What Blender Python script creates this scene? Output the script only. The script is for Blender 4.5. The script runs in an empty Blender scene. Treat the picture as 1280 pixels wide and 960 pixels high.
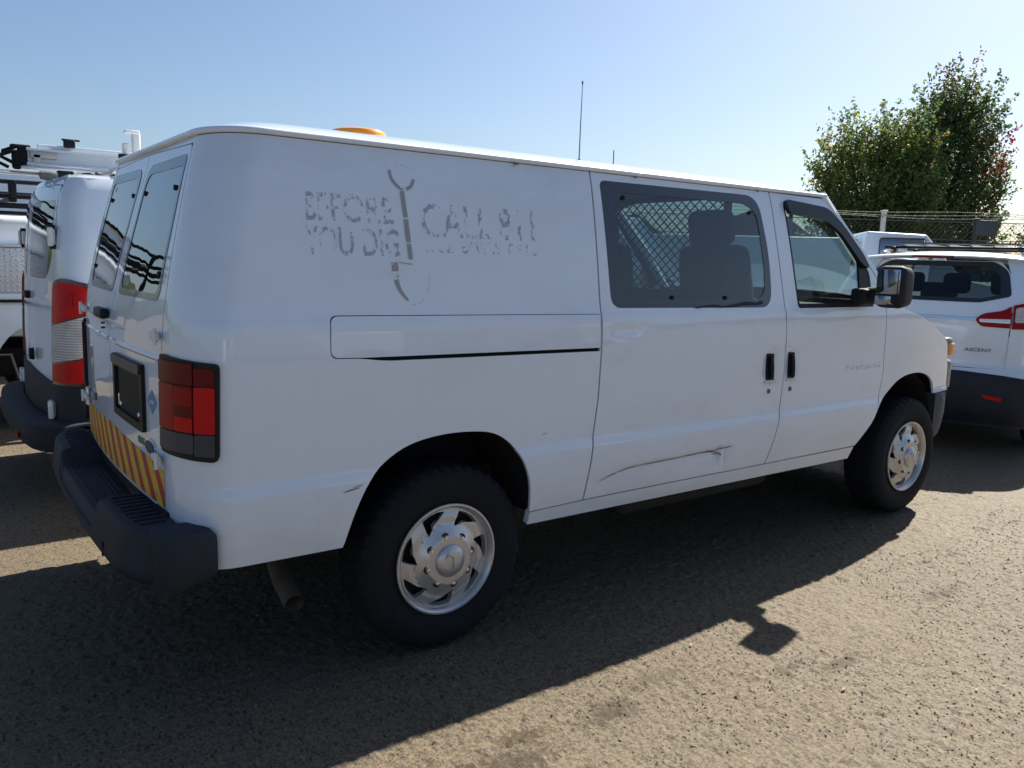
import bpy, bmesh, math, random
import numpy as np
from mathutils import Vector, Matrix
from mathutils.geometry import delaunay_2d_cdt
random.seed(7); rng = np.random.default_rng(7)
SC = bpy.context.scene; COL = SC.collection
rad = math.radians

# ------------------------------------------------------------------ camera
cam_d = bpy.data.cameras.new('camera'); cam = bpy.data.objects.new('camera', cam_d); COL.objects.link(cam)
CX, CY, CZ = -1.656, -3.618, 1.589
def cam_axes(yaw, pitch, roll):
    cy, sy, cp, sp = math.cos(yaw), math.sin(yaw), math.cos(pitch), math.sin(pitch)
    f = Vector((cy*cp, sy*cp, sp)); r = Vector((sy, -cy, 0)); u = r.cross(f)
    c, s = math.cos(roll), math.sin(roll)
    return c*r+s*u, -s*r+c*u, f
r_, u_, f_ = cam_axes(rad(53.708), rad(-8.812), rad(1.646))
cam.matrix_world = Matrix(((r_.x, u_.x, -f_.x, CX), (r_.y, u_.y, -f_.y, CY), (r_.z, u_.z, -f_.z, CZ), (0, 0, 0, 1)))
cam_d.sensor_width = 36; cam_d.lens = 36*1013.4/1280; cam_d.clip_end = 3000; cam_d.clip_start = .05
SC.camera = cam

# ------------------------------------------------------------------ light
SUN_AZ, SUN_EL = 15.6, 43.9          # azimuth from +X towards +Y
w = bpy.data.worlds.new("World"); SC.world = w; w.use_nodes = True
nt = w.node_tree; nt.nodes.clear()
sky = nt.nodes.new('ShaderNodeTexSky'); sky.sky_type = 'NISHITA'; sky.sun_disc = False
sky.sun_elevation = rad(SUN_EL); sky.sun_rotation = rad(90-SUN_AZ); sky.altitude = 50
sky.air_density = 1.0; sky.dust_density = 1.5; sky.ozone_density = 4.5
bg = nt.nodes.new('ShaderNodeBackground'); bg.inputs['Strength'].default_value = .051
ow = nt.nodes.new('ShaderNodeOutputWorld')
nt.links.new(sky.outputs[0], bg.inputs[0]); nt.links.new(bg.outputs[0], ow.inputs[0])
sl = bpy.data.lights.new('sun', 'SUN'); sl.energy = 5.0; sl.angle = rad(.55); sl.color = (1, .93, .82)
so = bpy.data.objects.new('sun', sl); COL.objects.link(so)
sd = Vector((math.cos(rad(SUN_EL))*math.cos(rad(SUN_AZ)), math.cos(rad(SUN_EL))*math.sin(rad(SUN_AZ)), math.sin(rad(SUN_EL))))
so.rotation_euler = sd.to_track_quat('Z', 'Y').to_euler(); so.location = (20, 6, 25)
SC.view_settings.view_transform = 'Standard'; SC.view_settings.look = 'None'
SC.view_settings.exposure = 1.32; SC.view_settings.gamma = 1
SC.render.engine = 'CYCLES'

# ------------------------------------------------------------------ materials
MATS = {}
def lin(c):
    return tuple(((v/12.92) if v <= .04045 else ((v+.055)/1.055)**2.4) for v in c)
def mat(name, col, rough=.5, metal=0, spec=.5, coat=0, bump=0, bscale=40, var=0, vscale=3, trans=None, detail=4, emis=0):
    if name in MATS: return MATS[name]
    m = bpy.data.materials.new(name); m.use_nodes = True; t = m.node_tree; N = t.nodes; L = t.links
    b = N['Principled BSDF']; b.inputs['Base Color'].default_value = (*col, 1); b.inputs['Roughness'].default_value = rough
    b.inputs['Metallic'].default_value = metal; b.inputs['Specular IOR Level'].default_value = spec
    if coat: b.inputs['Coat Weight'].default_value = coat; b.inputs['Coat Roughness'].default_value = .051
    tc = N.new('ShaderNodeTexCoord')
    if var:
        n = N.new('ShaderNodeTexNoise'); n.inputs['Scale'].default_value = vscale; n.inputs['Detail'].default_value = detail
        L.new(tc.outputs['Object'], n.inputs['Vector'])
        mx = N.new('ShaderNodeMix'); mx.data_type = 'RGBA'; mx.inputs[6].default_value = (*[c*(1-var) for c in col], 1); mx.inputs[7].default_value = (*[min(1, c*(1+var)) for c in col], 1)
        L.new(n.outputs[0], mx.inputs[0]); L.new(mx.outputs[2], b.inputs['Base Color'])
    if bump:
        n2 = N.new('ShaderNodeTexNoise'); n2.inputs['Scale'].default_value = bscale; n2.inputs['Detail'].default_value = 5
        L.new(tc.outputs['Object'], n2.inputs['Vector'])
        bp = N.new('ShaderNodeBump'); bp.inputs['Strength'].default_value = bump; bp.inputs['Distance'].default_value = .01
        L.new(n2.outputs[0], bp.inputs['Height']); L.new(bp.outputs[0], b.inputs['Normal'])
    MATS[name] = m; return m

def paint_mat(name, col, dirt=.5):
    """glossy painted steel with faint panel waviness, a greyish tone towards the bottom and small specks of dirt"""
    m = bpy.data.materials.new(name); m.use_nodes = True; t = m.node_tree; N = t.nodes; L = t.links
    b = N['Principled BSDF']; b.inputs['Roughness'].default_value = .42
    b.inputs['Coat Weight'].default_value = 1; b.inputs['Coat Roughness'].default_value = .03
    tc = N.new('ShaderNodeTexCoord')
    n = N.new('ShaderNodeTexNoise'); n.inputs['Scale'].default_value = 1.7; n.inputs['Detail'].default_value = 6; n.inputs['Roughness'].default_value = .62
    mp = N.new('ShaderNodeMapping'); mp.inputs['Scale'].default_value = (1, 1, 2.2)
    L.new(tc.outputs['Object'], mp.inputs[0]); L.new(mp.outputs[0], n.inputs['Vector'])
    cr = N.new('ShaderNodeValToRGB'); cr.color_ramp.elements[0].position = .5; cr.color_ramp.elements[1].position = .74
    cr.color_ramp.elements[1].color = (dirt, dirt, dirt, 1); L.new(n.outputs[0], cr.inputs[0])
    # patchy greyish tone, stronger towards the bottom of the body
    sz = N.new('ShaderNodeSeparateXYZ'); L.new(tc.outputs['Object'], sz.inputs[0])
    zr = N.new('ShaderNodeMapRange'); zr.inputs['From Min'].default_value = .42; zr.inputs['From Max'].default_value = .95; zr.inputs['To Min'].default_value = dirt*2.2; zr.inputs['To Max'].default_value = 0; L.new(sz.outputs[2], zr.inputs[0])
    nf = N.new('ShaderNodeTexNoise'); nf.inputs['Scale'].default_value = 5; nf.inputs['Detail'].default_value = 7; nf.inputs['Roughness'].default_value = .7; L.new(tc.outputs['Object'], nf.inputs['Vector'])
    low_tone = N.new('ShaderNodeMath'); low_tone.operation = 'MULTIPLY'; L.new(zr.outputs[0], low_tone.inputs[0]); L.new(nf.outputs[0], low_tone.inputs[1])
    # streaks run downwards
    n3 = N.new('ShaderNodeTexNoise'); n3.inputs['Scale'].default_value = 9; n3.inputs['Detail'].default_value = 4
    mp3 = N.new('ShaderNodeMapping'); mp3.inputs['Scale'].default_value = (2.4, 2.4, .12); L.new(tc.outputs['Object'], mp3.inputs[0]); L.new(mp3.outputs[0], n3.inputs['Vector'])
    cr3 = N.new('ShaderNodeValToRGB'); cr3.color_ramp.elements[0].position = .55; cr3.color_ramp.elements[1].position = .8
    cr3.color_ramp.elements[1].color = (dirt*.35,)*3+(1,); L.new(n3.outputs[0], cr3.inputs[0])
    # specks
    v = N.new('ShaderNodeTexNoise'); v.inputs['Scale'].default_value = 60; v.inputs['Detail'].default_value = 2; L.new(tc.outputs['Object'], v.inputs['Vector'])
    cv = N.new('ShaderNodeValToRGB'); cv.color_ramp.elements[0].position = .74; cv.color_ramp.elements[1].position = .80
    cv.color_ramp.elements[1].color = (dirt*.6,)*3+(1,); L.new(v.outputs[0], cv.inputs[0])
    a0 = N.new('ShaderNodeMath'); a0.operation = 'ADD'; L.new(cr.outputs[0], a0.inputs[0]); L.new(low_tone.outputs[0], a0.inputs[1])
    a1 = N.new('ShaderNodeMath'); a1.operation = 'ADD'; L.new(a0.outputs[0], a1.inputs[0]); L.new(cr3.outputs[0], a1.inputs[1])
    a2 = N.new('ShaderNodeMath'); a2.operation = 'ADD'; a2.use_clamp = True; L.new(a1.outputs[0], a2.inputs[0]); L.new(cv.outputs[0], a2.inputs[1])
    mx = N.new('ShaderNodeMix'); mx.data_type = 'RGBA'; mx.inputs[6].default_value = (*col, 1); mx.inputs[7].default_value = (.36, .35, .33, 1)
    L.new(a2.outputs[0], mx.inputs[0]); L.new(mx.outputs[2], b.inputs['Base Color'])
    rr = N.new('ShaderNodeMapRange'); rr.inputs['To Min'].default_value = .02; rr.inputs['To Max'].default_value = .4
    L.new(a2.outputs[0], rr.inputs[0]); L.new(rr.outputs[0], b.inputs['Coat Roughness'])
    nb = N.new('ShaderNodeTexNoise'); nb.inputs['Scale'].default_value = 3.4; nb.inputs['Detail'].default_value = 1.0; L.new(tc.outputs['Object'], nb.inputs['Vector'])
    bp = N.new('ShaderNodeBump'); bp.inputs['Strength'].default_value = .22; bp.inputs['Distance'].default_value = .02
    L.new(nb.outputs[0], bp.inputs['Height']); L.new(bp.outputs[0], b.inputs['Normal']); L.new(bp.outputs[0], b.inputs['Coat Normal'])
    MATS[name] = m; return m

def glass_mat(name, tint, mixf=0.0, rough=.0, ior=1.5, dust=.0):
    """thin tinted pane: straight-through light with tint + mirror reflection by Fresnel"""
    m = bpy.data.materials.new(name); m.use_nodes = True; t = m.node_tree; N = t.nodes; L = t.links; N.clear()
    o = N.new('ShaderNodeOutputMaterial'); tr = N.new('ShaderNodeBsdfTransparent'); tr.inputs[0].default_value = (*tint, 1)
    gl = N.new('ShaderNodeBsdfGlossy'); gl.inputs['Roughness'].default_value = rough
    fr = N.new('ShaderNodeFresnel'); ge = N.new('ShaderNodeNewGeometry'); mr_ = N.new('ShaderNodeMapRange'); mr_.inputs['To Min'].default_value = ior; mr_.inputs['To Max'].default_value = 1/ior
    L.new(ge.outputs['Backfacing'], mr_.inputs[0]); L.new(mr_.outputs[0], fr.inputs[0])
    ad = N.new('ShaderNodeMath'); ad.operation = 'ADD'; ad.inputs[1].default_value = mixf; ad.use_clamp = True; L.new(fr.outputs[0], ad.inputs[0])
    mx = N.new('ShaderNodeMixShader'); L.new(ad.outputs[0], mx.inputs[0]); L.new(tr.outputs[0], mx.inputs[1]); L.new(gl.outputs[0], mx.inputs[2])
    tc = N.new('ShaderNodeTexCoord'); nz = N.new('ShaderNodeTexNoise'); nz.inputs['Scale'].default_value = 3; L.new(tc.outputs['Object'], nz.inputs['Vector'])
    bp = N.new('ShaderNodeBump'); bp.inputs['Strength'].default_value = .1; bp.inputs['Distance'].default_value = .02; L.new(nz.outputs[0], bp.inputs['Height']); L.new(bp.outputs[0], gl.inputs['Normal'])
    last = mx
    if dust:
        df = N.new('ShaderNodeBsdfDiffuse'); df.inputs[0].default_value = (.45, .44, .42, 1)
        m2 = N.new('ShaderNodeMixShader'); m2.inputs[0].default_value = dust; L.new(mx.outputs[0], m2.inputs[1]); L.new(df.outputs[0], m2.inputs[2]); last = m2
    L.new(last.outputs[0], o.inputs[0]); MATS[name] = m; return m

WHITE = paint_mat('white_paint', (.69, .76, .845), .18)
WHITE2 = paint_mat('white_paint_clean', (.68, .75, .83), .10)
BLACKP = mat('black_plastic', (.018, .020, .024), .6, spec=.25, bump=.25, bscale=300, var=.25, vscale=8)
BUMP = mat('bumper_plastic', (.022, .026, .034), .6, spec=.22, bump=.2, bscale=500, var=.35, vscale=5)
RUBBER = mat('rubber', (.010, .011, .0135), .85, spec=.25, bump=.3, bscale=150, var=.3, vscale=14)
TRIMB = mat('black_trim', (.010, .011, .014), .45, spec=.22)
DARK = mat('dark_cavity', (.008, .008, .009), .9)
UNDER = mat('underbody', (.02, .019, .018), .9, bump=.5, bscale=30, var=.4, vscale=6)
STEEL = mat('wheel_silver', (.52, .51, .50), .30, metal=.55, var=.07, vscale=18, bump=.05, bscale=200)
STEELD = mat('wheel_gap', (.010, .010, .011), .7, spec=.2)
CHROME = mat('chrome', (.75, .76, .78), .12, metal=1)
ALU = mat('aluminium', (.72, .73, .74), .35, metal=.7, var=.12, vscale=8)
GREYP = mat('grey_plastic', (.16, .165, .17), .5)
SEAT = mat('seat_cloth', (.045, .05, .06), .9, bump=.3, bscale=200)
LINER = mat('interior_liner', (.10, .105, .11), .8, var=.2, vscale=4)
AMBER = mat('amber_lens', (.85, .30, .02), .25, coat=.5)
RUST = mat('rusty_pipe', (.10, .075, .055), .75, bump=.4, bscale=60, var=.5, vscale=20)
HINGE = mat('hinge_white', (.72, .72, .70), .4, var=.15, vscale=30)
GLASS_S = glass_mat('tinted_glass', (.26, .37, .40), .05, dust=.03)
GLASS_F = glass_mat('door_glass', (.58, .70, .68), .03, dust=.04)
GLASS_R = glass_mat('dark_rear_glass', (.05, .06, .065), .34)
GLASS_V = glass_mat('suv_glass', (.34, .40, .41), .01)
MIRROR = mat('mirror_glass', (.34, .36, .38), .01, metal=1)

def lens_mat(name, col, bands=60, dark=.5):
    m = bpy.data.materials.new(name); m.use_nodes = True; t = m.node_tree; N = t.nodes; L = t.links
    b = N['Principled BSDF']; b.inputs['Roughness'].default_value = .3; b.inputs['Specular IOR Level'].default_value = .16; b.inputs['Coat Weight'].default_value = .06; b.inputs['Coat Roughness'].default_value = .05
    tc = N.new('ShaderNodeTexCoord'); wv = N.new('ShaderNodeTexWave'); wv.bands_direction = 'Z'; wv.inputs['Scale'].default_value = bands; wv.inputs['Distortion'].default_value = .3
    L.new(tc.outputs['Object'], wv.inputs['Vector'])
    nz = N.new('ShaderNodeTexNoise'); nz.inputs['Scale'].default_value = 14; L.new(tc.outputs['Object'], nz.inputs['Vector'])
    ad = N.new('ShaderNodeMath'); ad.operation = 'MULTIPLY'; L.new(wv.outputs[0], ad.inputs[0]); L.new(nz.outputs[0], ad.inputs[1])
    mx = N.new('ShaderNodeMix'); mx.data_type = 'RGBA'; mx.inputs[6].default_value = (*[c*dark for c in col], 1); mx.inputs[7].default_value = (*col, 1)
    L.new(ad.outputs[0], mx.inputs[0]); L.new(mx.outputs[2], b.inputs['Base Color'])
    bp = N.new('ShaderNodeBump'); bp.inputs['Strength'].default_value = .15; bp.inputs['Distance'].default_value = .003; L.new(wv.outputs[0], bp.inputs['Height']); L.new(bp.outputs[0], b.inputs['Normal'])
    MATS[name] = m; return m
RED = lens_mat('red_lens', (.42, .004, .006)); REDD = lens_mat('dark_red_lens', (.19, .003, .005)); REDB = lens_mat('bright_red_lens', (.80, .010, .008))
CLEAR = lens_mat('clear_lens', (.85, .82, .78), 20, .40); CLEARD = lens_mat('smoky_clear_lens', (.10, .107, .118), 50, .5)

# ------------------------------------------------------------------ mesh helpers
def mesh_obj(name, V, F, m, parent=None, LN=None, sharp=35, label=None):
    me = bpy.data.meshes.new(name); me.from_pydata([tuple(v) for v in V], [], F); me.update()
    if m: me.materials.append(m)
    me.polygons.foreach_set('use_smooth', [True]*len(me.polygons))
    if LN is not None:
        me.normals_split_custom_set([tuple(n) for n in LN])
    elif sharp:
        me.set_sharp_from_angle(angle=rad(sharp))
    o = bpy.data.objects.new(name, me); COL.objects.link(o)
    if parent: o.parent = parent
    if label: o['label'] = label
    return o
def thing(name, label, cat, loc=(0, 0, 0), rz=0, group=None):
    o = bpy.data.objects.new(name, None); COL.objects.link(o); o.location = loc; o.rotation_euler = (0, 0, rz)
    o.empty_display_size = .3; o['label'] = label; o['category'] = cat
    if group: o['group'] = group
    return o
class MB:
    def __init__(s): s.V = []; s.F = []
    def add(s, V, F):
        k = len(s.V); s.V += [tuple(v) for v in V]; s.F += [tuple(i+k for i in f) for f in F]; return s
    def box(s, c, d, bev=0, rot=None, taper=None):
        bm = bmesh.new(); bmesh.ops.create_cube(bm, size=1)
        for v in bm.verts: v.co = Vector((v.co.x*d[0], v.co.y*d[1], v.co.z*d[2]))
        if taper: taper(bm)
        if bev: bmesh.ops.bevel(bm, geom=bm.edges[:], offset=bev, segments=3, profile=.5, affect='EDGES')
        if rot is not None: bmesh.ops.transform(bm, matrix=rot.to_4x4(), verts=bm.verts)
        bmesh.ops.recalc_face_normals(bm, faces=bm.faces)
        bm.verts.index_update()
        s.add([v.co+Vector(c) for v in bm.verts], [[v.index for v in f.verts] for f in bm.faces]); bm.free(); return s
    def tube(s, path, r, n=10, cap=True, closed=False):
        P = [Vector(p) for p in path]; rings = []
        rr = r if hasattr(r, '__len__') else [r]*len(P)
        up = Vector((0, 0, 1)); prev = None
        for i, p in enumerate(P):
            d = (P[min(i+1, len(P)-1)]-P[max(i-1, 0)]).normalized()
            a = d.cross(up) if prev is None else prev-(prev.dot(d))*d
            if a.length < 1e-4: a = d.cross(Vector((1, 0, 0)))
            a.normalize(); b = d.cross(a); prev = a
            rings.append([p+rr[i]*(math.cos(2*math.pi*k/n)*a+math.sin(2*math.pi*k/n)*b) for k in range(n)])
        V = [q for R_ in rings for q in R_]; F = []
        for i in range(len(P)-1):
            for k in range(n):
                k2 = (k+1) % n; F.append((i*n+k, i*n+k2, (i+1)*n+k2, (i+1)*n+k))
        if cap: F.append(tuple(range(n))[::-1]); F.append(tuple((len(P)-1)*n+k for k in range(n)))
        return s.add(V, F)
    def lathe(s, prof, c=(0, 0, 0), axis='y', n=48, mod=None, cap=False):
        """prof = [(radius, offset along axis)]"""
        V = []; F = []; m_ = len(prof)
        for k in range(n):
            a = 2*math.pi*k/n
            for j, (r, o) in enumerate(prof):
                if mod: r = mod(k, j, r)
                if axis == 'y': V.append((c[0]+r*math.cos(a), c[1]+o, c[2]+r*math.sin(a)))
                elif axis == 'z': V.append((c[0]+r*math.cos(a), c[1]+r*math.sin(a), c[2]+o))
                else: V.append((c[0]+o, c[1]+r*math.cos(a), c[2]+r*math.sin(a)))
        for k in range(n):
            k2 = (k+1) % n
            for j in range(m_-1): F.append((k*m_+j, k*m_+j+1, k2*m_+j+1, k2*m_+j))
        if cap: F.append(tuple(k*m_ for k in range(n))); F.append(tuple(k*m_+m_-1 for k in range(n))[::-1])
        return s.add(V, F)
    def sweep(s, path, prof, closed=False):
        """path = [(pos, out, up)], prof = [(a,b)] offsets along out and up"""
        n = len(prof); V = []; F = []
        for p, o, u in path: V += [Vector(p)+a*Vector(o)+b*Vector(u) for a, b in prof]
        for i in range(len(path)-1):
            for k in range(n):
                k2 = (k+1) % n; F.append((i*n+k, i*n+k2, (i+1)*n+k2, (i+1)*n+k))
        F.append(tuple(range(n))[::-1]); F.append(tuple((len(path)-1)*n+k for k in range(n)))
        return s.add(V, F)
    def grid(s, rows):
        n = len(rows[0]); V = [q for R_ in rows for q in R_]; F = []
        for i in range(len(rows)-1):
            for k in range(n-1): F.append((i*n+k, i*n+k+1, (i+1)*n+k+1, (i+1)*n+k))
        return s.add(V, F)
    def build(s, name, m, parent=None, sharp=35, label=None, fix=True):
        o = mesh_obj(name, s.V, s.F, m, parent, sharp=0, label=label)
        if fix:
            bm = bmesh.new(); bm.from_mesh(o.data); bmesh.ops.recalc_face_normals(bm, faces=bm.faces); bm.to_mesh(o.data); bm.free()
        if sharp: o.data.set_sharp_from_angle(angle=rad(sharp))
        return o

def build_each(items, name, m, parent, sharp=35):
    for b in items: b.build(name, m, parent, sharp=sharp)
def mir(poly): return list(poly)+[(-a, c) for a, c in list(poly)[::-1]]
def pchip(X, Y):
    X = np.array(X, float); Y = np.array(Y, float); h = np.diff(X); d = np.diff(Y)/h; m = np.zeros(len(X))
    m[0] = d[0]; m[-1] = d[-1]
    for i in range(1, len(X)-1):
        m[i] = 0 if d[i-1]*d[i] <= 0 else 2*d[i-1]*d[i]/(d[i-1]+d[i])
    def f(x):
        x = np.clip(np.asarray(x, float), X[0], X[-1]); i = np.clip(np.searchsorted(X, x)-1, 0, len(h)-1); t = (x-X[i])/h[i]
        return (2*t**3-3*t**2+1)*Y[i]+(t**3-2*t**2+t)*h[i]*m[i]+(-2*t**3+3*t**2)*Y[i+1]+(t**3-t**2)*h[i]*m[i+1]
    return f

class Surf:
    """vehicle skin: s runs from the middle of the back round the corner and forward along the side; sgn=-1 is the right side (y<0)"""
    def __init__(o, W, R, yc, ycz, bow, dx, L, Rref, F=None, dent=None, sgn=-1):
        o.W, o.R, o.yc, o.ycz, o.bow, o.dx, o.L, o.Rref, o.F, o.dent, o.sgn = W, R, yc, ycz, bow, dx, L, Rref, F, dent, sgn
        o.xs = Rref+dx
    def flip(o):
        import copy
        q = copy.copy(o); q.sgn = -o.sgn; q.dent = None; return q
    def s(o, x): return x-o.xs+o.yc+o.L
    def p(o, s, z, off=0.0):
        s0 = np.asarray(s, float); z = np.asarray(z, float); s = np.abs(s0); si = np.where(s0 < 0, -1., 1.)
        yc = o.ycz(z); W = o.W(z); R = o.R(z)
        t = np.clip((s-o.yc)/o.L, 0, 1)
        inrear = s < o.yc
        yr = s/o.yc*yc
        xr = R-o.bow(z)*(1-(np.minimum(np.abs(s), o.yc)/o.yc)**2)
        a = t*np.pi/2
        xc = R+o.dx*(1-np.cos(a)); ycn = yc+(W-yc)*np.sin(a)
        u = np.maximum(s-o.yc-o.L, 0); k = np.clip(1-u/.35, 0, 1); k = k*k*(3-2*k)
        xsd = o.xs+u+(R-o.Rref)*k
        yside = W.copy() if hasattr(W, 'copy') else W
        if o.F is not None: yside = yside-o.F(xsd)
        if o.dent is not None: yside = yside-o.dent(xsd, z)
        x = np.where(inrear, xr, np.where(t < 1, xc, xsd)); y = np.where(inrear, yr, np.where(t < 1, ycn, yside))
        P = np.stack([x, o.sgn*y*si, z+0*x], -1)
        if np.any(off): P = P+np.asarray(off)[..., None]*o.n(s, z)
        return P
    def n(o, s, z):
        e = .0025
        a = o.p(s+e, z)-o.p(s-e, z); b = o.p(s, z+e)-o.p(s, z-e)
        n = np.cross(a, b)*(-o.sgn); 
        return n/np.linalg.norm(n, axis=-1, keepdims=True)
class Plane:
    """flat or dished panel: (u,v) -> point"""
    def __init__(o, f, sgn=-1): o.f = f; o.sgn = sgn
    def p(o, s, z, off=0.0):
        P = o.f(np.asarray(s, float), np.asarray(z, float))
        if np.any(off): P = P+np.asarray(off)[..., None]*o.n(s, z)
        return P
    def n(o, s, z):
        e = .0015
        a = o.p(s+e, z)-o.p(s-e, z); b = o.p(s, z+e)-o.p(s, z-e); n = np.cross(a, b)*(-o.sgn)
        return n/np.linalg.norm(n, axis=-1, keepdims=True)

def fillet(poly, r, n=5):
    out = []; N = len(poly)
    rr = r if hasattr(r, '__len__') else [r]*N
    for i in range(N):
        p0, p1, p2 = Vector(poly[i-1]), Vector(poly[i]), Vector(poly[(i+1) % N]); q = rr[i]
        a = (p0-p1); b = (p2-p1)
        if q <= 0 or a.length < 1e-6 or b.length < 1e-6: out.append(tuple(p1)); continue
        k = min(q, a.length*.49, b.length*.49); A = p1+a.normalized()*k; B = p1+b.normalized()*k
        for j in range(n+1):
            t = j/n; out.append(tuple((1-t)**2*A+2*t*(1-t)*p1+t*t*B))
    return out
def spline(pts, n=5):
    P = [Vector(p) for p in pts]; out = []
    for i in range(len(P)-1):
        p0 = P[max(i-1, 0)]; p1 = P[i]; p2 = P[i+1]; p3 = P[min(i+2, len(P)-1)]
        for j in range(n):
            t = j/n; out.append(tuple(.5*((2*p1)+(p2-p0)*t+(2*p0-5*p1+4*p2-p3)*t*t+(3*p1-p0-3*p2+p3)*t**3)))
    out.append(tuple(P[-1])); return out
def dens(poly, step):
    out = []
    for i in range(len(poly)):
        a = Vector(poly[i]); b = Vector(poly[(i+1) % len(poly)]); k = max(1, int((b-a).length/step))
        for j in range(k): out.append(tuple(a.lerp(b, j/k)))
    return out
def inside(poly, X, Y):
    P = np.array(poly); x0, y0 = P[:, 0], P[:, 1]; x1, y1 = np.roll(x0, -1), np.roll(y0, -1)
    c = np.zeros(X.shape, bool)
    for a, b, c1, d in zip(x0, y0, x1, y1):
        if b == d: continue
        m = ((b > Y) != (d > Y)) & (X < (c1-a)*(Y-b)/(d-b)+a); c ^= m
    return c
def tri2d(outline, holes, step, zkeys=()):
    loops = [dens(outline, step)]+[dens(h, step) for h in holes]
    pts = []; edges = []
    for lp in loops:
        k = len(pts); pts += lp; edges += [(k+i, k+(i+1) % len(lp)) for i in range(len(lp))]
    A = np.array(loops[0]); xs = np.arange(A[:, 0].min()+step*.5, A[:, 0].max(), step)
    zs = np.arange(A[:, 1].min()+step*.5, A[:, 1].max(), step)
    if len(zkeys): 
        zk = np.array(zkeys); zs = np.array(sorted([z for z in zs if np.min(np.abs(zk-z)) > step*.3]+[z for z in zk if A[:, 1].min() < z < A[:, 1].max()]))
    if len(xs) and len(zs):
        X, Y = np.meshgrid(xs, zs); X = X.ravel(); Y = Y.ravel()
        k = inside(loops[0], X, Y)
        for h in loops[1:]: k &= ~inside(h, X, Y)
        # keep clear of the boundary
        B = np.array(pts); X, Y = X[k], Y[k]
        if len(X):
            d = np.full(len(X), 9.)
            for i in range(0, len(B), 200): d = np.minimum(d, np.sqrt(((X[:, None]-B[None, i:i+200, 0])**2+(Y[:, None]-B[None, i:i+200, 1])**2).min(1)))
            g = d > step*.3; pts = pts+list(zip(X[g], Y[g]))
    r = delaunay_2d_cdt([Vector(p) for p in pts], edges, [], 0, 1e-6)
    V = np.array([tuple(v) for v in r[0]]); T = np.array([tuple(f) for f in r[2]])
    c = V[T].mean(1); k = inside(loops[0], c[:, 0], c[:, 1])
    for h in loops[1:]: k &= ~inside(h, c[:, 0], c[:, 1])
    return V, T[k]
def panel(name, surf, outline, m, parent, holes=(), step=.05, thick=.014, off=0.0, zkeys=(), label=None, side=None, soft=0.0):
    """a sheet of the skin with its own edges and depth"""
    V, T = tri2d(outline, holes, step, zkeys)
    P = surf.p(V[:, 0], V[:, 1]); N = surf.n(V[:, 0], V[:, 1])
    if off: P = P+off*N
    # orient triangles along the normal
    q = np.cross(P[T[:, 1]]-P[T[:, 0]], P[T[:, 2]]-P[T[:, 0]]); fl = (q*N[T].mean(1)).sum(1) < 0
    T[fl] = T[fl][:, ::-1]
    cnt = {}
    for a, b, c in T:
        for e in ((a, b), (b, c), (c, a)): cnt[e] = 1
    bd = [e for e in cnt if (e[1], e[0]) not in cnt]
    Vo = [tuple(x) for x in P]; F = [tuple(int(i) for i in t) for t in T]; LN = [N[i] for t in T for i in t]
    mp = {}
    if thick:
        for a, b in bd:
            for i in (a, b):
                if i not in mp: mp[i] = len(Vo); Vo.append(tuple(P[i]-thick*N[i]))
        for a, b in bd:
            F.append((int(b), int(a), mp[a], mp[b]))
            e = P[a]-P[b]; nn = np.cross(e, -N[a]); L_ = np.linalg.norm(nn); nn = nn/L_ if L_ > 1e-9 else N[a]
            LN += [nn]*4
    return mesh_obj(name, Vo, F, m, parent, LN=LN, label=label)
def strip(surf, path, wd, off):
    """thin ribbon on the skin along (s,z) points"""
    V = []; F = []
    for i, q in enumerate(path):
        a = Vector(path[max(i-1, 0)]); b = Vector(path[min(i+1, len(path)-1)]); d = (b-a).normalized(); nrm = Vector((-d.y, d.x))
        ww = wd(i/(len(path)-1)) if callable(wd) else wd
        for k in (-1, 1):
            u = Vector(q)+nrm*k*ww/2; V.append(tuple(surf.p(np.array([u.x]), np.array([u.y]), np.array([off]))[0]))
    for i in range(len(path)-1): F.append((2*i, 2*i+1, 2*i+3, 2*i+2))
    return V, F

# ================================================================== GROUND
def vnoise(x, y, sc, seed):
    r = np.random.default_rng(seed); G = r.random((256, 256))
    X = x*sc+1000.3; Y = y*sc+1000.7; i = np.floor(X).astype(int); j = np.floor(Y).astype(int); u = X-i; v = Y-j
    u = u*u*(3-2*u); v = v*v*(3-2*v); i0 = i % 256; i1 = (i+1) % 256; j0 = j % 256; j1 = (j+1) % 256
    return (G[i0, j0]*(1-u)+G[i1, j0]*u)*(1-v)+(G[i0, j1]*(1-u)+G[i1, j1]*u)*v
def axis_pts(a, b, st, far):
    p = list(np.arange(a, b, st)); d = st; x = b
    while x < far: p.append(x); d *= 1.22; x += d
    d = st; x = a; q = []
    while x > -far: d *= 1.22; x -= d; q.append(x)
    return np.array(q[::-1]+p)
gx = axis_pts(-1.6, 4.6, .0092, 900); gy = axis_pts(-2.95, 1.0, .0092, 900)
X, Y = np.meshgrid(gx, gy); 
def ground_h(X, Y):
    fade = np.clip(1-np.maximum(np.abs(X-1.5)-2.9, 0)/.2, 0, 1)*np.clip(1-np.maximum(np.abs(Y+1.0)-1.75, 0)/.25, 0, 1)
    st = vnoise(X, Y, 42, 1); st2 = vnoise(X+.37*Y, Y, 75, 2); big = vnoise(X, Y, 6, 3); ch = vnoise(X, Y, 19, 9)
    h = .0034*(st-.5)+.0034*(st2-.5)+.0022*(ch-.5)*np.clip(big*1.8-.4, .2, 1)
    pit = np.clip(vnoise(X, Y, 40, 5)-.70, 0, 1)*.022
    lump = np.clip(vnoise(X, Y, 40, 15)-.76, 0, 1)*.036
    return (h-pit+lump)*fade+.010*(vnoise(X, Y, .7, 4)-.5)*fade
H = ground_h(X, Y)-.004
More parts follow.
